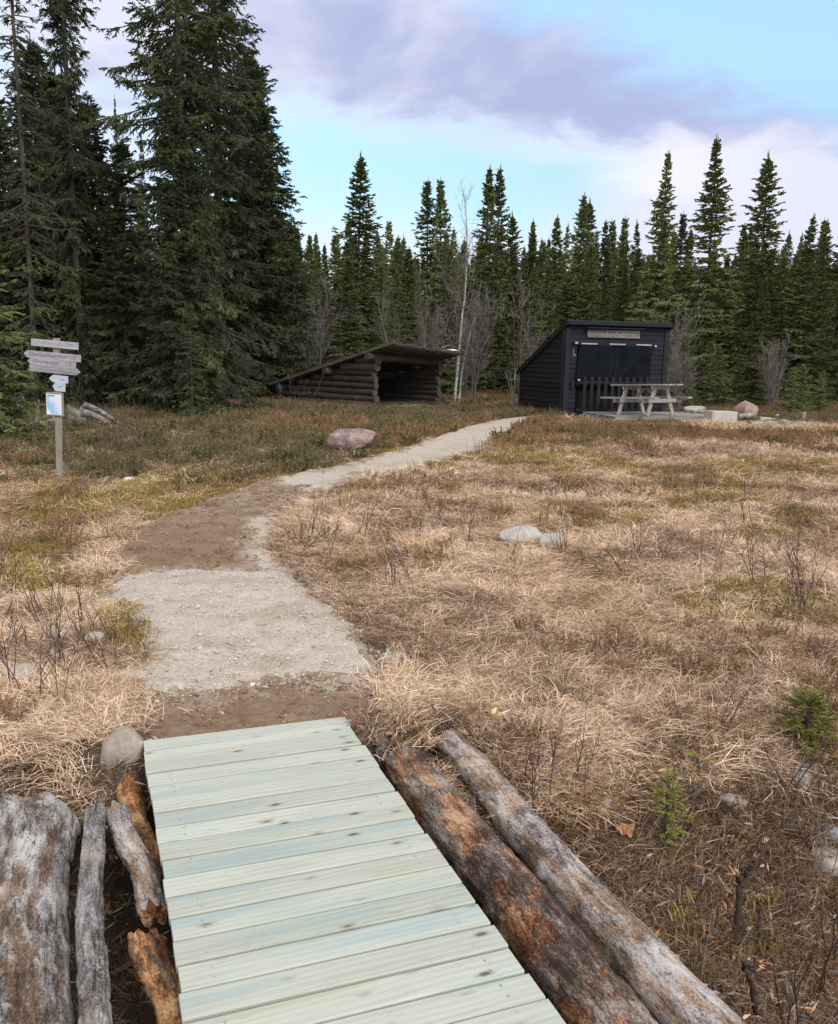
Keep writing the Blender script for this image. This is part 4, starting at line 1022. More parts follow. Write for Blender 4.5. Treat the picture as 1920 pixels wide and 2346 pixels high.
# ---------------------------------------------------------------- log shelter
def make_shelter():
    o = SHEL_O; root = thing('log_shelter', 'low dark log lean-to shelter with an open front', 'shelter', (o[0], o[1], .28), (0, 0, SHEL_A))
    Wd, Dp = 2.85, 4.15                      # opening width (local x), depth (local y)
    sag = lambda x, z: z*(1-.115*np.clip(x/Wd, -.2, 1.2))
    rng = np.random.default_rng(31)
    def rlog(p0, p1, r, name, parent=root, m_=M_shelter, a=None, seg=16):
        p0, p1 = np.array(p0, float), np.array(p1, float); s = np.linspace(0, 1, seg)[:, None]
        pts = p0+(p1-p0)*s+np.cumsum(rng.normal(0, .004, (seg, 3)), 0)*np.array([1, 1, .6]); pts[:, 2] = sag(pts[:, 0], pts[:, 2])
        rad = r*(1+.05*rng.normal(size=seg)); b = MB(); b.tube(pts, rad, 14, rng.uniform() if a is None else a, cap=False)
        for e in (0, -1):
            t = (pts[e]-pts[-1-e if e == -1 else -1])*0
        return b, pts, rad
    def logend(b, pts, rad, e):
        d = pts[e]-pts[1 if e == 0 else -2]; d /= np.linalg.norm(d); ref = np.array([0, 0, 1.0]); r = np.cross(d, ref); r /= np.linalg.norm(r); u = np.cross(r, d)
        th = np.arange(14)*2*np.pi/14; ring = pts[e]+rad[e]*.99*(np.cos(th)[:, None]*r+np.sin(th)[:, None]*u)
        b.add(np.concatenate([ring, (pts[e]+d*.003)[None]]), np.array([(k, (k+1) % 14, 14) for k in range(14)]), .8, mi=1)
    def one(p0, p1, r, name, parent=root):
        b, pts, rad = rlog(p0, p1, r, name); logend(b, pts, rad, 0); logend(b, pts, rad, -1)
        return b.build(name, [M_shelter, M_shelterend], parent, True)
    # side walls: courses of round logs, each course cut where the roof comes down
    roofz = lambda y: 1.42-(1.42-.42)*(y/Dp)
    for xw, nm in ((0.0, 'left'), (Wd, 'right')):
        b = MB(); z = .10; i = 0
        while z < 1.60:
            yend = Dp if z < .42 else Dp*(1.60-z)/1.15
            if yend < .25: break
            r = .105+rng.uniform(-.012, .014); jag = rng.uniform(-.05, .06)+(.10 if z > 1.0 else 0)*(1 if z > 1.2 else 0)
            bb, pts, rad = rlog((xw, -jag, z), (xw, min(yend+.12, Dp+.25 if z < .42 else yend), z+rng.normal(0, .01)), r, '')
            logend(bb, pts, rad, 0); logend(bb, pts, rad, -1)
            for v, f, a, c, mi in zip(bb.v, [None]*len(bb.v), bb.a, bb.c, [0]*len(bb.v)): pass
            base = b.nv
            b.v += bb.v; b.a += bb.a; b.c += bb.c; b.f += [f+base for f in bb.f]; b.mi += bb.mi; b.nv += bb.nv
            z += .185; i += 1
        b.build('side_wall', [M_shelter, M_shelterend], root, True)
    b = MB(); z = .10
    while z < .5:
        bb, pts, rad = rlog((-.25, Dp, z+.09), (Wd+.2, Dp, z+.09), .10, ''); logend(bb, pts, rad, 0); logend(bb, pts, rad, -1)
        base = b.nv; b.v += bb.v; b.a += bb.a; b.c += bb.c; b.f += [f+base for f in bb.f]; b.mi += bb.mi; b.nv += bb.nv; z += .18
    b.build('back_wall', [M_shelter, M_shelterend], root, True)
    one((-.36, .02, 1.48), (Wd+.10, .02, 1.52), .11, 'lintel_beam')
    one((-.32, 1.85, 1.04), (Wd+.2, 1.85, 1.04), .105, 'purlin')
    one((-.30, Dp-.05, .47), (Wd+.2, Dp-.05, .47), .10, 'purlin')
    # roof: rafters laid side by side under felt, front ends showing as a scalloped row
    e0, e1 = -.92, Dp+.42; slope = (1.42-.42)/Dp; zr = lambda y: 1.42+.225-slope*y
    roof = MB(); x = -.16
    xs = []
    while x < Wd+.10: xs.append(x); x += .125
    for x in xs:
        y0 = e0+rng.uniform(-.03, .03); s = np.linspace(0, 1, 10); yy = y0+(e1-y0)*s
        pts = np.column_stack([np.full(10, x), yy, zr(yy)]); pts[:, 2] = sag(pts[:, 0], pts[:, 2])
        roof.tube(pts, .044, 10, rng.uniform(.3, 1))
    rf = roof.build('roof', [M_shelter], root, True)
    f = MB(); nx, ny = 24, 20; gx, gy = np.meshgrid(np.linspace(-.20, Wd+.10, nx), np.linspace(e0+.03, e1+.03, ny))
    gz = zr(gy)+.066+.022*fbm(gx*3, gy*3, 0, 5, 3); gz = sag(gx, gz)
    top = np.stack([gx, gy, gz], -1).reshape(-1, 3); ii = np.arange(nx*ny).reshape(ny, nx)
    q = np.stack([ii[:-1,:-1], ii[:-1,1:], ii[1:,1:], ii[1:,:-1]], -1).reshape(-1, 4)
    bot = top-np.array([0, 0, .022]); rim = np.concatenate([ii[0], ii[1:,-1], ii[-1,::-1][1:], ii[::-1,0][1:-1]]); r2 = np.roll(rim, -1)
    f.add(np.concatenate([top, bot]), [q, q[:, ::-1]+nx*ny, np.stack([rim+nx*ny, r2+nx*ny, r2, rim], -1)])
    f.build('roof_felt', M_felt, rf)
    for xe in (-.22, Wd+.12):
        b = MB(); n = 8; yy = np.linspace(e0-.05, e1+.05, n); z = sag(np.full(n, xe), zr(yy)+.03)
        for j in range(n-1): b.bar((xe, yy[j], z[j]), (xe, yy[j+1]+.0, z[j+1]), .035, .085, a=.5+.02*j)
        o2 = b.build('verge_board', M_roofedge, rf)
    b = MB(); b.box((1.15, -.22, .035), (1.75, .16, .12), a=.9); o2 = b.build('threshold_plank', M_grey, root); bevel(o2, .008)
    b = MB(); b.box((Wd/2, 2.2, .10), (Wd-.2, 3.4, .06), a=.3); b.build('sleeping_platform', M_shelter, root)
    return root, zr, sag
shelter, _zr, _sag = make_shelter()
def on_roof(x, y, dz):
    v = Matrix.Translation(shelter.location) @ Euler((0, 0, SHEL_A)).to_matrix().to_4x4() @ Vector((x, y, float(_sag(x, _zr(y)+.10))+dz)); return v
b = MB(); rng = np.random.default_rng(3)
gx, gy = np.meshgrid(np.linspace(-.22, .22, 8), np.linspace(-.14, .14, 6)); gz = .05+.03*fbm(gx*7, gy*7, 0, 2, 3)-.05*np.clip(np.hypot(gx/.22, gy/.14)-.7, 0, 1)
top = np.stack([gx, gy, gz], -1).reshape(-1, 3); bot = top*np.array([1.0, 1.0, 0])+np.array([0, 0, -.02]); ii = np.arange(48).reshape(6, 8)
q = np.stack([ii[:-1,:-1], ii[:-1,1:], ii[1:,1:], ii[1:,:-1]], -1).reshape(-1, 4); rim = np.concatenate([ii[0], ii[1:,-1], ii[-1,::-1][1:], ii[::-1,0][1:-1]]); r2 = np.roll(rim, -1)
b.add(np.concatenate([top, bot]), [q, q[:, ::-1]+48, np.stack([rim+48, r2+48, r2, rim], -1)])
o = b.build('white_stone_slab', M_rockwhite, smooth=True); o.location = on_roof(2.55, -.70, .0); o.rotation_euler = (0, 0, SHEL_A)
tag(o, 'white slab lying at the right end of the shelter roof', 'slab')
for i, (xa, ya, l, az, lb) in enumerate([(1.25, -.55, .75, .5, 'crooked dead branch lying across the middle of the shelter roof'), (2.15, -.7, .5, .1, 'short dark branch on the shelter roof beside the white slab')]):
    b = MB(); s = np.linspace(0, 1, 8)[:, None]; d = np.array([math.cos(az), math.sin(az), .12]); pts = d*l*s+np.cumsum(rng.normal(0, .012, (8, 3)), 0); pts[:, 2] += .03
    b.tube(pts, np.linspace(.03, .012, 8), 6, .6); b.tube(pts[3]+np.array([.25, -.1, .12])*s*l, np.linspace(.014, .005, 8), 5, .5)
    o = b.build('roof_branch', M_twiggrey); o.location = on_roof(xa, ya, .0); o.rotation_euler = (0, 0, SHEL_A); tag(o, lb, 'branch')

# ---------------------------------------------------------------- black shed
def make_shed():
    root = thing('shed', 'black boarded shed with a steep single pitch roof', 'shed', (SH_FL[0], SH_FL[1], .29), (0, 0, SHED_A))
    W, D, HF, HB = 2.93, 2.95, 2.42, 1.22; rng = np.random.default_rng(41)
    # clapboards: each course leans out over the one below
    def clad(b, x0, x1, z0, z1, put, h=.128, th=.020):
        z = z0
        while z < z1-.01:
            zt = min(z+h, z1); a = rng.uniform()
            pr = [(0, z), (-th-.004, z), (-.006, zt), (0, zt)]
            put(b, x0, x1, pr, a); z += h
    def front(b, x0, x1, pr, a):
        v = [(x, y, z) for x in (x0, x1) for y, z in pr]; b.add(v, [np.array([(0,1,5,4), (1,2,6,5), (2,3,7,6), (3,0,4,7)]), np.array([(3,2,1,0), (4,5,6,7)])], a)
    fw = MB(); OX0, OX1, OZ0, OZ1 = .33, 2.46, .10, 1.90
    clad(fw, 0.06, W-.06, OZ1, HF-.08, front); clad(fw, 0.06, OX0, 0, OZ1, front); clad(fw, OX1, W-.06, 0, OZ1, front); clad(fw, OX0, OX1, 0, OZ0, front)
    fw.build('front_wall', M_black, root)
    # side walls follow the pitch
    for xs, sg in ((0, -1), (W, 1)):
        sw = MB(); z = 0; h = .128
        while z < HF-.05:
            yend = D if z < HB-.1 else D*(HF-z)/(HF-HB)
            yend2 = D if z+h < HB-.1 else D*max(.02, (HF-z-h))/(HF-HB)
            yend = min(yend, D); yend2 = min(yend2, D); th = .020; x = xs
            v = [(x+sg*(th+.004), 0.0, z), (x+sg*(th+.004), yend, z), (x+sg*.006, yend2, z+h), (x+sg*.006, 0.0, z+h), (x, 0, z), (x, yend, z), (x, yend2, z+h), (x, 0, z+h)]
            sw.add(v, np.array([(0,1,2,3), (7,6,5,4), (0,4,5,1), (3,2,6,7), (0,3,7,4), (1,5,6,2)]), rng.uniform()); z += h
        o2 = sw.build('side_wall', M_blacky, root)
    bw = MB(); bw.box((W/2, D-.01, HB/2), (W-.05, .02, HB)); bw.build('back_wall', M_black, root)
    # corner boards and fascia
    for x in (.045, W-.045):
        b = MB(); b.box((x, -.034, HF/2-.05), (.125, .024, HF-.12), a=.8); b.build('corner_board', M_blackz, root)
        b = MB(); xo = -.036 if x < 1 else W+.036; b.box((xo, .05, HF/2-.06), (.022, .11, HF-.14), a=.3); b.build('corner_board', M_blackz, root)
    # roof slab with overhang, fascia and verge boards
    sl = math.atan2(HF-HB, D); rf = MB(); n = np.array([0, math.sin(sl), math.cos(sl)]); dy = np.array([0, math.cos(sl), -math.sin(sl)])
    c0 = np.array([W/2, -.12, HF+.05])+dy*(D/math.cos(sl)+.30)/2-dy*.02
    rf.box(c0, (W+.04, D/math.cos(sl)+.26, .045), np.stack([(1, 0, 0), dy, n], 1)); ro = rf.build('roof', M_felt, root)
    b = MB(); b.box((W/2, -.155, HF-.005), (W+.05, .024, .085), a=.9); b.build('fascia_board', M_blackx, ro)
    for x in (-.048, W+.048):
        b = MB(); a0 = np.array([x, -.14, HF+.005]); L = D/math.cos(sl)+.34; b.bar(a0, a0+dy*L, .024, .14, n, a=.4); b.build('verge_board', M_blacky, ro)
    # opening: black panel painted as the shade inside, lower slatted gate, hanging tarpaulin
    b = MB(); b.box(((OX0+OX1)/2, .10, (OZ0+OZ1)/2), (OX1-OX0-.01, .01, OZ1-OZ0)); b.build('shade_panel', M_shade, root)
    t = MB(); nx, nz = 90, 50
    uu, vv = np.meshgrid(np.linspace(0, 1, nx), np.linspace(0, 1, nz))
    x = OX0+.03+uu*(OX1-OX0-.04)-.06*(1-uu)*vv-.03*uu*vv; z = 1.885-vv*1.05
    yo = -.055-.012*np.sin(uu*9)*(1-vv)
    for cx, cz, ang, w, am in ((1.0, 0, -.62, .045, .030), (1.0, 0, -.36, .04, .034), (1.0, 0, -.16, .035, .026), (.72, 0, -.50, .04, .016), (.05, 0, .30, .05, .012), (0, 1, 1.0, .05, .012)):
        d_ = (uu-cx)-math.tan(ang)*(vv-cz)*.72; yo = yo-am*np.exp(-(d_/w)**2)*ss(0, .25, vv+.05)
    yo = yo+.010*fbm(uu*3, vv*3, 0, 6, 3)-.02*vv
    g = np.stack([x, yo, z], -1).reshape(-1, 3); ii = np.arange(nx*nz).reshape(nz, nx); q = np.stack([ii[:-1,:-1], ii[1:,:-1], ii[1:,1:], ii[:-1,1:]], -1).reshape(-1, 4)
    t.add(np.concatenate([g, g+np.array([0, .004, 0])]), [q, q[:, ::-1]+nx*nz]); tp = t.build('tarpaulin', M_tarp, root, True)
    for sx in (1.27, 1.44):
        s = MB(); s.tube([(sx, -.078, 1.86), (sx-.01, -.080, 1.4), (sx-.03, -.092, .95)], .003, 4); s.build('seam', M_tarpl, tp)
    for xa, xb, dz in ((.40, .86, 0), (1.20, 1.66, 0), (1.97, 2.42, 0)):
        b = MB(); b.box(((xa+xb)/2, -.083, 1.905), (xb-xa, .016, .036), a=.6); bevel(b.build('white_batten', M_whitew, root), .003)
    for xa, za, w, h in ((.255, 1.92, .075, .05), (2.53, 1.885, .06, .05), (.375, .985, .07, .045)):
        b = MB(); b.box((xa, -.10, za), (w, .02, h), a=.6); b.build('white_block', M_whitew, root)
    b = MB(); b.box((1.38, -.045, 1.90), (2.36, .03, .07), a=.2); b.build('top_rail', M_blackx, root)
    gt = MB(); gt.box(((OX0+OX1)/2, -.100, .93), (OX1-OX0, .028, .075), a=.3); gt.box(((OX0+OX1)/2, -.100, .22), (OX1-OX0, .028, .075), a=.6)
    gate = gt.build('slatted_gate', M_blackx, root)
    xx = OX0+.20
    while xx < OX1-.03:
        b = MB(); b.box((xx, -.128, .57+rng.normal(0, .006)), (.088, .022, 1.0), a=rng.uniform()); bevel(b.build('slat', M_blackz, gate), .003); xx += .2
    b = MB(); b.box((.225, -.052, .86), (.10, .03, .22), a=.2); b.build('gate_block', M_blackz, root)
    b = MB(); k = np.linspace(0, 1, 12); hook = [(.20, -.05, 1.78), (.20, -.065, 1.78), (.20, -.066, 1.63), (.215, -.075, 1.60), (.24, -.085, 1.61), (.245, -.088, 1.65)]
    b.tube(hook, .0045, 6); b.build('hook', M_steel, root)
    # name board with a small hood
    b = MB(); b.box((1.32, -.052, 2.165), (1.50, .03, .20), a=.45); sb = b.build('name_board', M_signold, root); bevel(sb, .006); sb.rotation_euler = (0, 0, 0)
    worn_strokes(17, .86, .13, 12, M_inkw, sb, (1.42, -.0685, 2.165), 'worn_lettering')
    b = MB(); b.box((1.33, -.10, 2.305), (1.62, .18, .03), a=.3); b.build('sign_hood', M_blackx, root)
    return root
M_blackx = M_black
M_blacky = wood('black_board_shaded_side', [(0.2, C(.0055,.0055,.0065)), (0.5, C(.0095,.0095,.011)), (0.8, C(.018,.018,.020))], 1, gs=.5, rnd=.5, bump=.4, crack=.2)  # same black stain, darkened to paint in the shade on the side walls
M_tarpl = mat('tarpaulin_seam', lambda T: ((.045,.048,.06),))
M_signold = wood('old_sign_timber', [(0.25, C(.06,.055,.055)), (0.5, C(.16,.145,.14)), (0.78, C(.32,.30,.295))], 0, gs=.5, bump=.5, crack=.6)
M_inkw = mat('worn_white_paint', lambda T: ((.34,.33,.34),))
make_shed()

# ---------------------------------------------------------------- platform in front of the shed, table on it
def shed_local(x, y, z): 
    c, s = math.cos(SHED_A), math.sin(SHED_A); return (SH_FL[0]+c*x-s*y, SH_FL[1]+s*x+c*y, z)
PLZ = .47
def make_platform():
    root = thing('wooden_platform', 'low grey timber platform under the picnic table', 'platform', shed_local(0, 0, 0), (0, 0, SHED_A))
    rng = np.random.default_rng(51); x0, x1, y0, y1 = .46, 3.40, -1.92, -.16
    b = MB(); y = y0+.06
    while y < y1:
        b.box(((x0+x1)/2+rng.normal(0, .008), y, PLZ-.015+rng.normal(0, .0015)), (x1-x0, .115, .028), a=rng.uniform()); y += .122
    bevel(b.build('deck', M_grey, root), .003)
    for xa, xb in ((x0+.02, 1.42), (1.425, 2.55), (2.555, x1-.02)):
        b = MB(); b.box(((xa+xb)/2, y0+.03, PLZ-.105), (xb-xa, .045, .145), a=rng.uniform(.3, .9)); bevel(b.build('skirt_board', M_grey, root), .004)
    for xe in (x0+.04, x1-.04):
        b = MB(); b.box((xe, (y0+y1)/2+.02, PLZ-.105), (.045, y1-y0-.1, .145), a=.4); b.build('skirt_board', M_grey, root)
make_platform()
def make_table():
    cn = np.array([(545/1950)*20.75, 20.75]); cf = np.array([5.27, 21.42]); ctr = (cn+cf)/2; ax = (cn-cf)/np.linalg.norm(cn-cf)
    rz = math.atan2(ax[1], ax[0])          # local x runs towards the near end frame
    root = thing('picnic_table', 'weathered grey A-frame picnic table with attached benches', 'picnic table', (ctr[0], ctr[1]-.0, PLZ), (0, R_(-2.0), rz))
    rng = np.random.default_rng(61); L = 1.62; hx = .43
    top = MB()
    for k in range(5): top.box((rng.normal(0, .01), -.30+k*.15, .735), (L, .138, .036), a=rng.uniform())
    bevel(top.build('tabletop', M_grey, root), .004)
    for s in (-1, 1):
        b = MB(); b.box((rng.normal(0, .01), s*.64, .425), (L, .20, .040), a=rng.uniform(.6, 1)); bevel(b.build('bench', M_grey, root), .004)
    for fx in (-hx, hx):
        b = MB(); b.box((fx, 0, .670), (.042, .70, .095), a=.7); bevel(b.build('top_cleat', M_grey, root), .003)
        b = MB(); b.bar((fx+.046, -.74, .357), (fx+.046, .74, .357), .042, .095, a=.95); bevel(b.build('bench_beam', M_grey, root), .003)
        for s in (-1, 1):
            b = MB(); b.bar((fx, s*.20, .712), (fx, s*.50, .0), .040, .110, up=(0, 1, .3), a=rng.uniform(.6, 1)); bevel(b.build('leg', M_greyleg, root), .003)
    for s in (-1, 1):
        b = MB(); b.bar((s*.03, 0, .66), (s*(hx-.02), 0, .33), .04, .07, a=.6); b.build('brace', M_grey, root)
M_greyleg = wood('grey_timber_leg', [(0.25, C(.16,.15,.145)), (0.5, C(.31,.30,.295)), (0.75, C(.45,.435,.425))], 0, gs=.6)
make_table()
q = shed_local(0, 0, 0)
b = MB(); b.box((0, 0, 0), (.66, .42, .40)); o = b.build('concrete_block', M_concrete); bevel(o, .012, 2)
p = PY(1657, 960, 20.5); o.location = (p[0], p[1]+.2, .42); o.rotation_euler = (0, R_(1.2), SHED_A*.6); tag(o, 'pale cast concrete block at the right end of the platform', 'concrete block')
# lying logs and stakes at the field's far edge
def far_log(px0, py0, px1, py1, Y0, Y1, r, lb, seed, m_=M_loggrey, name='log'):
    a, c = PY(px0, py0, Y0), PY(px1, py1, Y1); lying_log(name, lb, 'log', a, c, r, r*.85, seed, m_, M_cut if seed == 83 else m_, n=60, m=22, bark=.6, amp=.12, bend=.02, plates=.006)
far_log(1716, 974, 1870, 972, 20.3, 21.3, .085, 'long grey log lying at the far right end of the field', 81)
far_log(1738, 962, 1824, 970, 21.4, 21.6, .085, 'brownish log slanting behind the long grey log', 82, M_logpale)
far_log(1690, 953, 1732, 953, 21.6, 21.7, .075, 'short weathered log in front of the red boulder', 83)
def stake(px, py0, py1, Y, w, lb, seed, lean=.0):
    a, c = PY(px, py1, Y), PY(px+lean, py0, Y); b = MB(); b.bar((0, 0, -.15), np.array(c)-np.array(a), w, w, (0, 1, 0), a=.5); o = b.build('stake', M_greyz); o.location = a; bevel(o, .01); tag(o, lb, 'stake')
stake(1838, 944, 969, 22.0, .10, 'grey wooden stake standing behind the long grey log', 1, 4)
stake(1829, 953, 967, 22.1, .08, 'shorter dark stake beside the grey stake', 2)

# ---------------------------------------------------------------- stumps, roots and driftwood by the signpost
def make_stump():
    c = G(205, 978); root = thing('tree_stump', 'grey rotten tree stump with broken pink wood under the spruces', 'stump', c)
    rng = np.random.default_rng(71); n, m = 24, 40; s = np.linspace(0, 1, n)[:, None]; th = np.linspace(0, 6.283, m, endpoint=False)[None]
    r = (.42-.22*s**.5)*(1+.25*fbm(np.cos(th)*1.4, np.sin(th)*1.4, s*1.2, 3, 4)+.08*np.sin(th*7)*(1-s)); zz = s*.42*(1+.35*fbm(np.cos(th)*2, np.sin(th)*2, 0, 5, 3))
    V = np.stack([r*np.cos(th)-.22*s, r*np.sin(th), zz-.06], -1).reshape(-1, 3); i = np.arange(n-1)[:, None]*m; k = np.arange(m)[None]; k2 = (k+1) % m
    b = MB(); b.add(V, [np.stack([i+k, i+k2, i+m+k2, i+m+k], -1).reshape(-1, 4)], .5); top = V[-m:]; b.add(np.concatenate([top, (top.mean(0)-np.array([0, 0, .12]))[None]]), np.array([(j, (j+1) % m, m) for j in range(m)]), .2)
    b.build('stump_body', M_loggrey, root, True)
    b = MB()
    for a0, a1, r0 in (((-.05, -.1, .45), (.75, -.15, .02), .07), ((.0, -.2, .30), (.62, -.3, .0), .08), ((-.1, .1, .2), (.5, .3, .0), .06)):
        q = np.linspace(0, 1, 10)[:, None]; pts = np.array(a0)+(np.array(a1)-np.array(a0))*q+np.array([0, 0, .05])*np.sin(q*3.1); b.tube(pts, np.linspace(r0, r0*.35, 10), 8, .5)
    b.build('root', M_loggrey, root, True)
    lm = log_mesh((.35, -.32, .09), (1.02, -.40, -.02), .12, .05, 4, None, n=40, m=24, bark=.1, amp=.25, rag1=.08, squash=.75); lm.build('broken_wood', [M_pinkwood, M_pinkwood], root, True)
M_pinkwood = mat('pinkish_broken_wood', lambda T: (T.ramp(T.noise(T.mapv(T.coord(), (4, 25, 25)), 2, 5, .65), [(.3, C(.16,.12,.11)), (.5, C(.30,.235,.22)), (.7, C(.44,.37,.345))]), (T.noise(T.coord(), 30, 4), .4, .01)))
make_stump()
def driftwood():
    c = G(70, 985); rng = np.random.default_rng(77); b = MB()
    def limb(a0, a1, r0, r1, bend):
        q = np.linspace(0, 1, 12)[:, None]; a0, a1 = np.array(a0), np.array(a1); pts = a0+(a1-a0)*q+np.array(bend)*np.sin(q*3.14)+np.cumsum(rng.normal(0, .006, (12, 3)), 0); b.tube(pts, np.linspace(r0, r1, 12), 8, rng.uniform(.3, 1))
    limb((-.22, 0, .0), (.50, .1, .22), .075, .028, (0, 0, .02)); limb((-.38, .05, .05), (-.10, .0, .62), .05, .016, (-.05, 0, 0)); limb((.08, 0, .10), (.20, -.05, .58), .045, .014, (.04, 0, 0))
    limb((-.22, 0, .02), (-.05, -.1, -.12), .085, .05, (0, 0, 0)); limb((-.18, .05, .2), (.12, .1, .38), .025, .008, (0, 0, .06)); limb((.36, .05, .17), (.47, .1, .40), .022, .007, (.03, 0, 0)); limb((-.30, 0, .3), (-.18, .1, .5), .02, .006, (.03, 0, 0))
    o = b.build('driftwood_root', M_loggrey, None, True, tuple(c)); tag(o, 'bleached upturned root with forked limbs left of the signpost', 'root')
driftwood()

# ---------------------------------------------------------------- snapped stems, splinters and leaf in the ditch
def snapped_stem(name, label, chains, seed):
    base = G(*chains[0][0][:2]); rng = np.random.default_rng(seed); Y = base.y
    root = thing(name, label, 'broken stem', base)
    b = MB(); br = MB()
    for ch in chains:
        pts = np.array([PY(px, py, Y+dy) for px, py, dy, _ in ch])-np.array(base); rad = .78*np.array([c[3] for c in ch])
        t = np.linspace(0, len(ch)-1, 22); P_ = np.column_stack([np.interp(t, range(len(ch)), pts[:, k]) for k in range(3)])+rng.normal(0, .0035, (22, 3)); rr = np.interp(t, range(len(ch)), rad)
        b.tube(P_, rr*(1+.1*rng.normal(size=22)), 8, rng.uniform(0, .5))
        d = P_[-1]-P_[-3]; d /= np.linalg.norm(d); n = 7
        br.leaves(np.repeat(P_[-1][None]-d*.012, n, 0)+rng.normal(0, rr[-1]*.5, (n, 3)), d+rng.normal(0, .35, (n, 3)), rng.uniform(.012, .045, n)*(rr[-1]/.008)**.5, rr[-1]*.9, 0, pick(rng, [(.52,.33,.18), (.62,.45,.30), (.40,.22,.11)], n), rng=rng)
    b.build('stem', M_twig, root, True); br.build('splintered_tip', M_herb, root)
snapped_stem('snapped_stem', 'forked brown snapped stem with pale broken tips right of the logs', [[(1680,2180,0,.017), (1690,2100,0,.016), (1698,2030,0,.016), (1712,1995,.02,.015), (1738,1970,.03,.010), (1760,1925,.05,.005)], [(1698,2030,0,.013), (1692,2008,-.01,.012), (1689,2000,-.01,.011)], [(1708,2002,.01,.011), (1722,1985,-.02,.009), (1731,1968,-.03,.007)], [(1700,2010,0,.005), (1697,1975,0,.004), (1696,1942,0,.003)]], 1)
snapped_stem('snapped_stem', 'upright thin snapped stem with an orange broken tip near the ditch bottom', [[(1738,2210,.05,.013), (1740,2130,.05,.011), (1742,2080,.05,.010), (1740,2052,.05,.009)]], 2)
snapped_stem('snapped_stem', 'short dark snapped stem lowest among the broken stems', [[(1735,2325,-.05,.013), (1722,2260,-.05,.013), (1708,2205,-.05,.013), (1690,2195,-.07,.009)], [(1712,2215,-.05,.009), (1712,2200,-.03,.008)], [(1722,2225,-.05,.009), (1736,2205,-.03,.009)]], 3)
snapped_stem('bent_twig', 'long reddish bent twig leaning left of the forked stem', [[(1675,2195,-.02,.006), (1678,2120,-.02,.006), (1668,2070,-.02,.005), (1650,2035,0,.004), (1628,1995,.02,.003)], [(1655,2060,0,.005), (1610,2070,0,.006), (1560,2075,.03,.006), (1545,2030,.05,.004), (1535,1990,.05,.003)]], 4)
for i, (px, py, l, az, lb) in enumerate([(1125, 1652, .10, .5, 'largest pale wood splinter on the bank above the logs'), (1050, 1665, .09, 2.4, 'narrow orange splinter at the tip of the pale log'), (1160, 1630, .08, .9, 'thin upright pale splinter highest on the bank'), (1935*.98, 2185, .08, .4, 'pale splinter at the right edge near the ditch')]):
    p = G(px, py, .02); b = MB(); rr = np.random.default_rng(90+i); n = 6
    b.leaves(rr.normal(0, .008, (n, 3)), np.array([math.cos(az), math.sin(az), .25])+rr.normal(0, .22, (n, 3)), l*rr.uniform(.5, 1.1, n), .020*rr.uniform(.5, 1, n), 0, pick(rr, [(.60,.42,.26), (.68,.53,.37), (.50,.31,.17)], n), rng=rr)
    o = b.build('wood_splinter', M_herb, None, False, tuple(p)); tag(o, lb, 'splinter')
p = G(1424, 1934, .05); b = MB(); gx, gy = np.meshgrid(np.linspace(-1, 1, 11), np.linspace(-1, 1, 9)); 
w = (1-.75*np.abs(gx)**1.6)*(.8+.25*np.sin(gx*7)); V = np.stack([gx*.055, gy*w*.038, .022*gx**2+.018*gy**2+.006*np.sin(gx*6+gy*3)], -1).reshape(-1, 3); ii = np.arange(99).reshape(9, 11)
q = np.stack([ii[:-1,:-1], ii[:-1,1:], ii[1:,1:], ii[1:,:-1]], -1).reshape(-1, 4); b.add(np.concatenate([V, V-np.array([0, 0, .001])]), [q, q[:, ::-1]+99]); o = b.build('dead_leaf', M_leaf, None, True, tuple(p)); o.rotation_euler = (.5, .2, .6); tag(o, 'large curled orange brown dead leaf in the ditch litter', 'leaf')
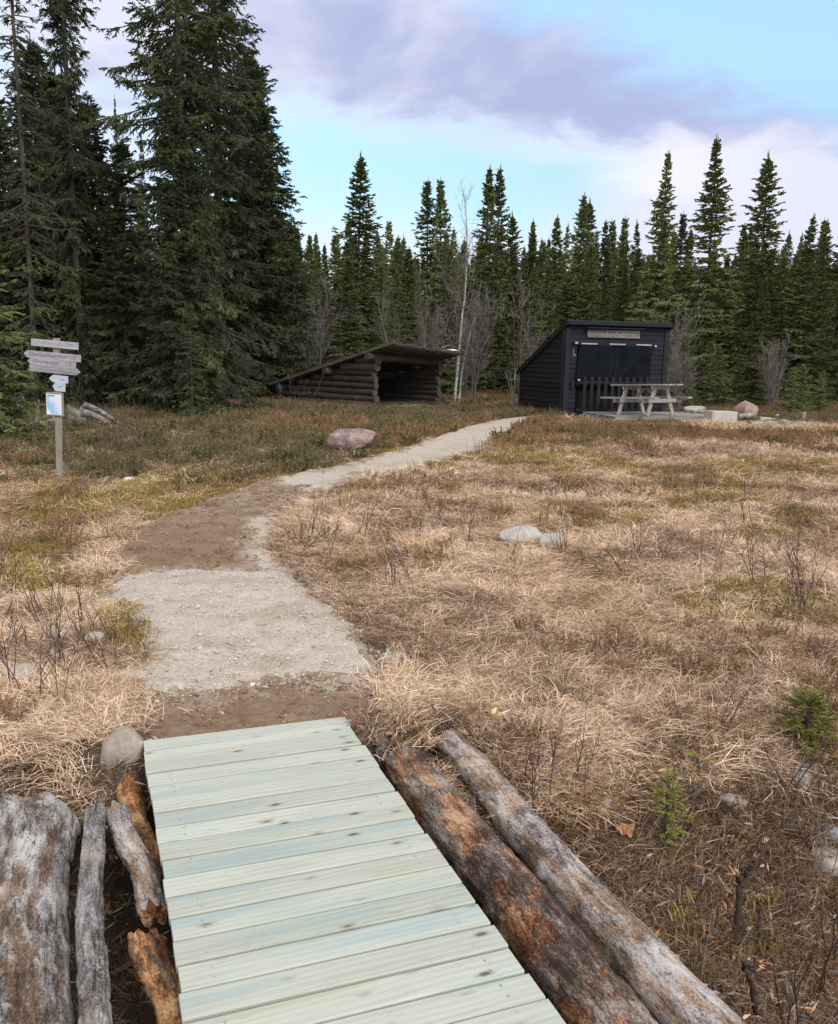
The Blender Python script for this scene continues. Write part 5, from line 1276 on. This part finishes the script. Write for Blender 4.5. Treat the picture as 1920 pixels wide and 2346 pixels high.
# ================================================================ spruces
def spruce_mesh(seed, H, R, zb=.25, whorl=.34, nb=5, prof=None, droop=.5, twig=.20, sp=.085, kk=7, strip=.030, tl=.11, bare=0.0, rtrunk=None, lean=.01, hang=.25, nlead=1, gaps=.15, low_dead=0.0, rag=0.0):
    """trunk mesh with limbs, crown mesh of needle-clad twigs"""
    rng = np.random.default_rng(seed)
    tr = MB(); cr = MB(); n = 16; zs = np.linspace(0, H, n); r0 = rtrunk or H*.0105
    sway = np.column_stack([np.cumsum(rng.normal(0, lean*H/n, n)), np.cumsum(rng.normal(0, lean*H/n, n))]); sway -= sway[0]
    rad = r0*(1-zs/H)**.85+.006; rad[0] *= 1.35
    spine = np.column_stack([sway, zs-.12*(zs == 0)])
    tr.tube(spine, rad, 10, .5)
    def at(z): return np.array([np.interp(z, zs, sway[:, 0]), np.interp(z, zs, sway[:, 1]), z])
    prof = prof or (lambda t: (1-t)**.8)
    B2, D2, L2, A2, S2 = [], [], [], [], []
    z = zb
    lob = rng.uniform(0, 6.28); 
    while z < H*.985:
        t = (z-zb)/(H-zb); m = max(3, int(round(nb*(1-.35*t)+rng.normal(0, .7)))); a0 = rng.uniform(0, 6.28)
        for j in range(m):
            if rng.uniform() < gaps and t < .93: continue
            az = a0+j*6.283/m+rng.normal(0, .25); zz = z+rng.normal(0, whorl*.28)
            L = R*prof(t)*rng.uniform(.58-.2*rag, 1.12)*(1+(.18+.12*rag)*math.sin(az*2+lob+z*.9))+.03
            e0 = np.interp(t, [0, .35, .7, 1], [-.28, -.12, .22, .95])+rng.normal(0, .10)
            s = np.linspace(0, 1, 8); dr = droop*np.interp(t, [0, .6, 1], [1, .7, .05])
            hz = s*L*math.cos(e0); vz = s*L*math.sin(e0)-dr*L*.42*s**1.4+dr*L*.26*s**3.2
            side = rng.normal(0, .06)*L*s*s
            dirh = np.array([math.cos(az), math.sin(az)]); perp = np.array([-dirh[1], dirh[0]])
            p0 = at(min(max(zz, .05), H*.99)); pts = np.column_stack([p0[0]+dirh[0]*hz+perp[0]*side, p0[1]+dirh[1]*hz+perp[1]*side, p0[2]+vz])
            pts[:, 2] = np.maximum(pts[:, 2], .04)
            tr.tube(pts, np.linspace(min(.012+.010*L, r0*.5), .003, 8), 4, rng.uniform(.2, .9), cap=False)
            dead = rng.uniform() < bare or rng.uniform() < low_dead*(1-t)**3
            nt_ = max(5, int(L/sp)); q = np.sort(rng.uniform(.10 if t > .15 else .18, 1, nt_)); q[-1] = 1.0
            idx = q*7; i0 = np.minimum(idx.astype(int), 6); f = (idx-i0)[:, None]
            base = pts[i0]*(1-f)+pts[i0+1]*f; tan = pts[i0+1]-pts[i0]; tan /= np.linalg.norm(tan, axis=1)[:, None]+1e-9
            sg = np.where(np.arange(nt_) % 2 == 0, 1.0, -1.0)+rng.normal(0, .25, nt_)
            sidev = np.cross(tan, (0, 0, 1.0)); sidev /= np.linalg.norm(sidev, axis=1)[:, None]+1e-9
            ang = rng.uniform(.55, 1.05, nt_); d = tan*np.cos(ang)[:, None]+sidev*(sg*np.sin(ang))[:, None]; d[:, 2] -= hang*np.interp(t, [0, .8, 1], [1, .5, 0])*rng.uniform(.2, 1.6, nt_); d[-1] = tan[-1]
            d += rng.normal(0, .13, (nt_, 3))
            l = np.minimum((twig+.42*(1-q)*min(L, 1.4)*.75)*rng.uniform(.6, 1.2, nt_), .45*L+.05)
            if dead:
                for k in range(0, nt_, 2): tr.tube(base[k]+d[k]/np.linalg.norm(d[k])*l[k]*np.linspace(0, 1, 3)[:, None], [.004, .003, .0015], 3, .9, cap=False)
                keep = rng.uniform(size=nt_) < .25
                base, d, l, q = base[keep], d[keep], l[keep], q[keep]
            B2.append(base); D2.append(d); L2.append(l); S2.append(q); A2.append(np.clip(rng.uniform(.25, .75)+rng.normal(0, .12, len(l)), 0, 1))
        z += whorl*np.interp(t, [0, .7, 1], [1, .9, .62])*rng.uniform(.8, 1.2)
    B = np.concatenate(B2); D = np.concatenate(D2); D /= np.linalg.norm(D, axis=1)[:, None]; L = np.concatenate(L2); A = np.concatenate(A2); Sq = np.concatenate(S2)
    cr.leaves(B, D, L, strip*1.15, A, rng=rng, mid=.55)
    for k in range(kk):
        u = (k+.35+rng.uniform(0, .5, len(B)))/kk*.92
        side = np.cross(D, (0, 0, 1.0)); side /= np.linalg.norm(side, axis=1)[:, None]+1e-9
        sg = (1 if k % 2 == 0 else -1)
        d3 = D*.75+side*sg*.62+rng.normal(0, .25, D.shape); d3[:, 2] -= hang*.6*rng.uniform(0, 1, len(B))
        b3 = B+D*(L*u)[:, None]; b3[:, 2] -= .04*u*u*L
        cr.leaves(b3, d3, np.minimum(tl, .75*L)*(1.15-.55*u)*rng.uniform(.7, 1.3, len(B)), strip, np.clip(A+rng.normal(0, .14, len(B))+(.10*Sq), 0, 1), rng=rng, mid=.5)
    for k in range(nlead):        # leader shoots
        top = at(H*.99); cr.leaves(np.repeat(top[None]-np.array([0, 0, .3]), 5, 0), np.array([0, 0, 1])+rng.normal(0, .06, (5, 3)), rng.uniform(.35, .75, 5)*min(1, H/8), strip*.9, .7, rng=rng)
        nn = 16; zz = H-.12*min(1, H/8)-rng.uniform(0, .9, nn)*min(1, H/8)
        cr.leaves(np.array([at(a) for a in np.minimum(zz, H)]), np.column_stack([rng.normal(size=(nn, 2))*.7, np.full(nn, .9)]), tl*.45+.12*(H-zz)*min(1, H/8), strip*.7, .7, rng=rng)
    return tr, cr
def spruce_proto(name, mneedle, **k):
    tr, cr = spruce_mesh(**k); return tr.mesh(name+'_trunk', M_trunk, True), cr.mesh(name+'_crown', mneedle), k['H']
def plant(proto, label, x, y, H=None, wide=1.0, rz=0.0, group=None, name='spruce', lean=(0, 0), z=None):
    me_t, me_c, h0 = proto; s = (H or h0)/h0
    root = thing(name, label, 'tree', (x, y, tz1(x, y)-.03 if z is None else z), (lean[0], lean[1], rz), group); 
    for nm, me in (('trunk', me_t), ('crown', me_c)):
        o = link(nm, me, root); o.scale = (s*wide, s*wide, s)
    return root
col_prof = lambda t: (1-t**2.2)*.9+.1*(1-t)
narrow = lambda t: (1-t)**.62*(.75+.25*(1-t))
NEAR1 = spruce_proto('old_spruce', M_needle, seed=1, H=17.0, R=2.1, zb=.4, whorl=.25, nb=8, prof=lambda t: (1-t**2.4)*(.86+.18*math.sin(t*17)), droop=.8, sp=.075, kk=8, strip=.036, tl=.15, hang=.7, gaps=.20, low_dead=.25, twig=.26, rtrunk=.15, rag=1.0)
NEAR2 = spruce_proto('tall_spruce', M_needle, seed=2, H=17.5, R=1.35, zb=.8, whorl=.25, nb=8, prof=lambda t: (1-t**2.6)*(.85+.22*math.sin(t*23+1)), droop=.8, sp=.07, kk=7, strip=.036, tl=.15, hang=.75, gaps=.18, low_dead=.25, twig=.26, rtrunk=.13, rag=1.0)
NEAR3 = spruce_proto('bushy_spruce', M_needle, seed=3, H=8.5, R=1.75, zb=.10, whorl=.20, nb=9, prof=lambda t: (1-t)**.62, droop=.6, sp=.075, kk=8, strip=.035, tl=.15, hang=.5, gaps=.05, rtrunk=.08)
NEAR4 = spruce_proto('sparse_spruce', M_needle, seed=4, H=16.0, R=1.05, zb=.8, whorl=.27, nb=6, prof=lambda t: (1-t**2.5)*(.8+.3*math.sin(t*31)), droop=.8, sp=.09, kk=5, strip=.030, tl=.11, hang=.6, gaps=.12, bare=.35, rtrunk=.062, rag=1.0)
SMALL = spruce_proto('small_spruce', M_needle, seed=5, H=3.0, R=.72, zb=.08, whorl=.17, nb=6, prof=lambda t: (1-t)**.75, droop=.4, sp=.06, kk=7, strip=.022, tl=.09, hang=.25, gaps=.05, rtrunk=.03, twig=.12)
YOUNG = spruce_proto('young_spruce', M_needlefar, seed=6, H=3.2, R=1.05, zb=.06, whorl=.20, nb=7, prof=lambda t: (1-t)**.7, droop=.25, sp=.07, kk=7, strip=.030, tl=.12, hang=.15, gaps=.05, rtrunk=.04, twig=.14)
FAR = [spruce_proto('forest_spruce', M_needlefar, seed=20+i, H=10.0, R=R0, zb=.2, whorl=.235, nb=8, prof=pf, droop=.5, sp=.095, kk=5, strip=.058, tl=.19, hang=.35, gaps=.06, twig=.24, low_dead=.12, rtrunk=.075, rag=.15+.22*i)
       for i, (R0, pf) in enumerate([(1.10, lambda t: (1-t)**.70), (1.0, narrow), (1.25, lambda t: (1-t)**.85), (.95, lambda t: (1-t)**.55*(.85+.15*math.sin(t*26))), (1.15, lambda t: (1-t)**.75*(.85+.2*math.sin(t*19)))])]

def at_px(px, Y): 
    q = PY(px, 900, Y); return float(q[0]), float(Y)
def tipH(px, py, Y): return float(PY(px, py, Y)[2])-tz1(*at_px(px, Y))+.03
# the dark stand on the left
for lb, pr, px, Y, H, w, rz in [
    ('thin ragged spruce with bare dead branches at the far left of the dark stand', NEAR4, 84, 20.0, 15.5, 1.0, .4),
    ('tall narrow dark spruce second from the left in the stand', NEAR2, 190, 21.5, 17.5, .66, 1.0),
    ('broadest old dark spruce reaching out of the picture left of the shelter', NEAR1, 432, 20.5, 17.0, .80, 2.1),
    ('old dark spruce with wide drooping branches on the right side of the stand', NEAR1, 512, 27.5, 19.5, .95, 4.2),
    ('bushy dark spruce at the right foot of the stand beside the shelter', NEAR3, 596, 30.0, 10.8, 1.0, .5),
    ('bushy dark spruce below the big trunk, branches down to the heather', NEAR3, 415, 19.8, 7.0, .86, 1.9),
    ('dark bushy spruce filling the gap left of the broadest spruce', NEAR3, 300, 21.5, 6.4, 1.0, 3.3),
    ('bushy dark spruce behind the signpost', NEAR3, 160, 23.0, 8.4, 1.1, 5.0),
    ('dark bushy spruce at the left picture edge behind the driftwood', NEAR3, 30, 22.5, 7.5, 1.15, 2.6),
    ('bushy dark spruce filling between the thin ragged one and the tall narrow one', NEAR3, 112, 24.5, 9.6, 1.05, 4.4),
    ('dark bushy spruce right behind the tall narrow one, filling its foot', NEAR3, 235, 24.0, 8.0, 1.05, .9),
    ('slim spruce seen through the gap between the tall spruces', NEAR2, 291, 29.0, 9.6, .42, 2.2),
    ('second slim spruce in the gap, nearer the broadest spruce', NEAR2, 345, 30.5, 9.0, .5, 4.0),
    ('dense dark spruce between the broadest spruce and the shelter, branches to the ground', NEAR3, 578, 31.0, 11.5, 1.0, 3.9),
    ('short dark spruce wedged behind the shelter roof', NEAR3, 672, 31.5, 6.2, .8, 1.2),
    ('little spruce in front of the big dark trunk', SMALL, 440, 18.6, 2.5, .85, .3),
    ('low spruce branches leaning in at the left picture edge, yellowish green', YOUNG, -40, 14.5, 3.6, 1.0, .9),
    ('small dark spruce in front of the tree stump at the left', SMALL, 20, 15.5, 1.5, 1.3, 2.0)]:
    x, y = at_px(px, Y); plant(pr, lb, x, y, H, w, rz, name='spruce')
# skyline spruces of the forest edge
SKY = [(811,359,36,0,'tallest pointed spruce standing left of the birch, right of the dark stand'), (901,547,40,1,'short spruce between the shelter roof peak and the twin thin spruces'), (979,418,42,3,'thin spruce with sparse top, left one of the close thin pair by the birch'),
    (1012,411,41,3,'thin spruce with darker top, right one of the close thin pair by the birch'), (1095,387,40,1,'left spruce of the tall twins just right of the birch top'), (1130,393,41,1,'right spruce of the tall twins just right of the birch top'),
    (1176,492,44,0,'medium spruce first to the right of the tall twins'), (1213,525,45,2,'short pointed spruce second to the right of the tall twins'), (1261,498,43,1,'medium spruce standing above the low roof end of the shed'),
    (1303,448,40,1,'taller left spruce of the pair above the shed roof slope'), (1324,464,41.5,0,'shorter right spruce of the pair above the shed roof slope'), (1377,509,42,4,'thin short spruce above the shed name board'),
    (1405,498,48,3,'slender far spruce between the shed name board and the tall one at its corner'), (1479,356,36,4,'tall spruce rising behind the right half of the shed'), (1541,492,44,3,'slender spruce in the gap between two tall ones right of the shed'),
    (1609,321,31,4,'tallest spruce on the right, yellowish green and full to the ground'), (1687,520,42,1,'spruce tip close on the left of the dark tall one'), (1725,352,35,0,'dark tall spruce, rightmost of the three that tower over the forest'),
    (1814,498,34,2,'dense olive spruce with several tips near the right picture edge'), (1864,511,36,1,'spruce between the dense olive one and the picture edge'), (1911,487,33,0,'dark spruce cut by the right picture edge'),
    (1725,640,29,2,'olive spruce in front of the dark tall one'), (1877,715,27.5,2,'pale tipped young spruce near the right picture edge'), (745,600,58,1,'far small dark spruce tip left of the tallest pointed one'), (722,612,60,0,'farthest dark spruce tip by the big stand'),
    (1345,560,37,2,'low green spruce directly above the shed roof')]
for k, (px, py, Y, pi, lb) in enumerate(SKY):
    x, y = at_px(px, Y); H = tipH(px, py, Y)
    plant(FAR[pi], lb, x, y, H, np.clip(1.72-.062*H, .9, 1.5)*(1.15 if k in (0, 15, 17, 18) else 1.0), k*1.7, lean=(R_(1.6*math.sin(k*2.3)), R_(1.6*math.cos(k*3.1))))
for px, py, Y, lb in [(1836,838,25.0,'low bushy young spruce with pale leaders behind the stakes'), (1812,848,24.6,'smaller bushy spruce left of the pale leaders'), (1880,852,25.6,'bushy young spruce right of the pale leaders at the picture edge'), (1640,800,27.5,'yellow green young spruce behind the concrete block'), (1560,790,27.0,'low dark young spruce right behind the shed corner')]:
    x, y = at_px(px, Y); plant(YOUNG, lb, x, y, tipH(px, py, Y), 1.0, px*.1, name='young_spruce')
rng = np.random.default_rng(101)
px = 660
while px < 2040:
    Y = rng.uniform(33, 45); py = rng.uniform(560, 690); x, y = at_px(px, Y); H = tipH(px, py, Y)
    plant(FAR[rng.integers(5)], 'unremarkable green spruce filling the forest edge below the skyline tips', x, y, H, float(np.clip(1.9-.07*H, 1.0, 1.7))*rng.uniform(.85, 1.15), rng.uniform(0, 6.28), 'filling spruces of the forest edge'); px += rng.uniform(22, 42)
for px in np.arange(-160, 700, 62):
    Y = rng.uniform(30, 40); x, y = at_px(px, Y); H = tipH(px, rng.uniform(480, 600), Y)
    plant(FAR[rng.integers(5)], 'half hidden spruce deep behind the dark stand', x, y, H, 1.15, rng.uniform(0, 6.28), 'spruces behind the dark stand')
# the wood behind, a mass nobody could count
rows = []
for Y in (47, 52, 58, 66, 76, 90):
    for px in np.arange(-700, 2700, 1900*1.15/Y): rows.append((*at_px(px+rng.uniform(-20, 20), Y+rng.uniform(-2, 2)), rng.uniform(6.6, 9.4)+(Y-47)*.07))
rows = np.array(rows)
joined = []
for tr_, cr_, h in FAR[:4]:
    bm = bmesh.new(); bm.from_mesh(tr_); me = bpy.data.meshes.new('wood'); 
    bm.free(); joined.append(cr_)
zz = tz(rows[:, 0], rows[:, 1])
scatter('far_forest', 'dense dark spruce forest behind the clearing', 'forest', np.column_stack([rows[:, :2], zz]), np.column_stack([np.zeros((len(rows), 2)), rng.uniform(0, 6.28, len(rows))]), rows[:, 2]/10, rng.integers(0, 4, len(rows)), joined)

# ================================================================ birches and bare shrubs
def bare_tree(seed, H, spread, r0, n1, n2, n3, up=.8, stems=1, mi_trunk=0, crook=.05, h0=.25):
    rng = np.random.default_rng(seed); tr = MB(); tw = MB(); kk = min(1, r0/.012+.12)
    def path(p, d, L, n, cr): 
        pts = [np.array(p)]; d = np.array(d, float)
        for k in range(n): d = d+rng.normal(0, cr, 3)+np.array([0, 0, .03]); d /= np.linalg.norm(d); pts.append(pts[-1]+d*L/n)
        return np.array(pts)
    for s in range(stems):
        az = rng.uniform(0, 6.28); sl = (0 if stems == 1 else rng.uniform(.1, .4)*spread)
        m = path((rng.normal(0, .04*(stems > 1)), rng.normal(0, .04*(stems > 1)), -.05), (math.cos(az)*sl, math.sin(az)*sl, 1), H*rng.uniform(.75, 1), 14, crook)
        tr.tube(m, r0*np.linspace(1.15, .12, 15)**.9, 8, rng.uniform())
        for j in range(n1):
            t = rng.uniform(h0, .98); i = min(int(t*14), 13); p = m[i]; a2 = rng.uniform(0, 6.28); d = np.array([math.cos(a2)*spread, math.sin(a2)*spread, up+t*.4]); d /= np.linalg.norm(d)
            L = H*(.34*(1.1-t)+.06)*rng.uniform(.7, 1.3); b = path(p, d, L, 6, .13); tw.tube(b, np.linspace(max(r0*.28*(1.15-t), .006*kk), .003*kk, 7), 4, rng.uniform(), cap=False)
            for k in range(n2):
                i2 = rng.integers(1, 7); d2 = (b[i2]-b[i2-1]); d2 = d2/np.linalg.norm(d2)+rng.normal(0, .55, 3); d2 /= np.linalg.norm(d2); L2 = L*rng.uniform(.25, .55)
                c = path(b[i2], d2, L2, 4, .16); tw.tube(c, np.linspace(.005*kk, .002*kk, 5), 3, rng.uniform(), cap=False)
                for q in range(n3):
                    i3 = rng.integers(1, 5); d3 = (c[i3]-c[i3-1]); d3 = d3/np.linalg.norm(d3)+rng.normal(0, .6, 3); d3 /= np.linalg.norm(d3); e = path(c[i3], d3, L2*rng.uniform(.3, .7), 2, .15); tw.tube(e, [.003*kk, .0022*kk, .0015*kk], 3, rng.uniform(), cap=False)
    return tr, tw
def birch(label, px, Y, H, seed, white=True, stems=1, spread=.5, r0=.05, n=(16, 7, 3), crook=.05, lean=(0, 0), cat='tree', name='birch', h0=.25, group=None):
    tr, tw = bare_tree(seed, H, spread, r0, *n, stems=stems, crook=crook, h0=h0); x, y = at_px(px, Y)
    root = thing(name, label, cat, (x, y, tz1(x, y)-.02), (lean[0], lean[1], 0), group)
    tr.build('trunk', M_birch if white else M_twiggrey, root, True); tw.build('branches', M_twiggrey, root)
birch('tall white birch with a crooked base at the right end of the shelter', 1041, 27.6, 6.9, 1, True, 1, .35, .046, (22, 7, 3), .05, (0, R_(.3)), h0=.18)
birch('white birch stem leaning beside the tall birch at the shelter', 1052, 27.9, 3.2, 2, True, 2, .5, .026, (12, 7, 3), .07)
birch('thin grey leaning birch between the dark stand and the shelter peak', 728, 30.0, 4.6, 3, False, 1, .55, .05, (18, 8, 3), .06, (0, R_(6)))
birch('twisted thin grey birch above the shelter roof', 905, 32.0, 5.0, 4, False, 1, .6, .04, (18, 8, 3), .07)
birch('thin straight grey birch stem behind the shelter, left of the white birch', 968, 33.0, 5.2, 5, False, 1, .3, .03, (14, 6, 3), .02)
birch('slender grey birch standing against the low end of the shed roof', 1190, 27.6, 5.0, 6, False, 1, .4, .035, (16, 7, 3), .03)
birch('bent white birch base leaning out left of the shed wall', 1176, 25.6, 1.5, 7, True, 3, .6, .03, (5, 4, 2), .08, (0, R_(12)))
for k, (px, Y, H, st, lb) in enumerate([(1085, 28.5, 3.9, 5, 'big purplish bare bush right of the white birch'), (700, 33.0, 4.6, 4, 'bare grey bush at the right edge of the dark stand'), (985, 31.0, 3.4, 4, 'bare bush left of the white birch'),
        (1215, 29.0, 3.2, 4, 'bare bush showing above the shed roof slope'), (1530, 28.5, 4.2, 5, 'bare grey bush at the right corner of the shed'), (1560, 26.0, 2.2, 5, 'low bare bush behind the flat grey boulder'), (1775, 27.5, 2.6, 6, 'reddish bare bush behind the upright pale stone'), ]):
    birch(lb, px, Y, H, 30+k, False, st, .55, .018, (11, 6, 4), .07, cat='bush', name='bare_bush', h0=.12)
for k, (px, py, H, lb) in enumerate([(270, 1040, 1.0, 'bare thin shrub right of the signpost'), (330, 1050, .9, 'low bare shrub in front of the tree stump'), (690, 985, 1.4, 'lone thin dead sapling in front of the shelter wall'), (230, 1060, 1.1, 'bare shrub close beside the signpost'), (40, 1590, .62, 'brown leafless sapling at the left edge above the huge trunk'), (120, 1600, .5, 'brown leafless sapling left of the grey brown stone'), (150, 1535, .5, 'lone brown stalk among the lichened stones'), (1830, 1390, .75, 'bare brown shrub in the field near the right edge'), (1725, 1350, .7, 'bare brown shrub in the open field right of the boulder'), (1200, 1880, .55, 'leafless shoot growing beside the pale log'), (1850, 2130, .7, 'thin bare shoot at the right edge by the snapped stems'), (905, 1345, .5, 'bare clump of shoots right of the gravel patch')]):
    g = G(px, py); tr, tw = bare_tree(60+k, H, .5, .0034, 4, 2, 1, stems=4, crook=.09, h0=.35); root = thing('bare_shrub', lb, 'shrub', g); tr.build('stem', M_twig, root); tw.build('twigs', M_twig, root)

# saplings in the ditch
def sapling(label, px, py, H, R, seed, prof, **k):
    kw = dict(zb=.03, whorl=.045, nb=5, droop=.15, sp=.014, kk=6, strip=.006, tl=.028, hang=.05, gaps=.05, rtrunk=.006, twig=.03, lean=.02); kw.update(k)
    pr = spruce_proto('sapling', M_needleyoung, seed=seed, H=H, R=R, prof=prof, **kw); g = G(px, py)
    plant(pr, label, g.x, g.y, H, 1.0, 0, name='spruce_sapling')
sapling('bushy yellow green spruce sapling near the right edge of the bank', 1845, 1712, .25, .125, 91, lambda t: (1-t)**.35, nb=8, whorl=.022, twig=.035)
sapling('slender yellow green spruce sapling standing in the ditch', 1522, 1945, .33, .055, 92, lambda t: (1-t)**.8, gaps=.15)
sapling('tiny dull green spruce sapling above the slender one', 1595, 1785, .13, .035, 93, lambda t: (1-t)**.6)
sapling('small dark green seedling at the lower end of the pale log', 1290, 1965, .08, .035, 94, lambda t: (1-t)**.5)
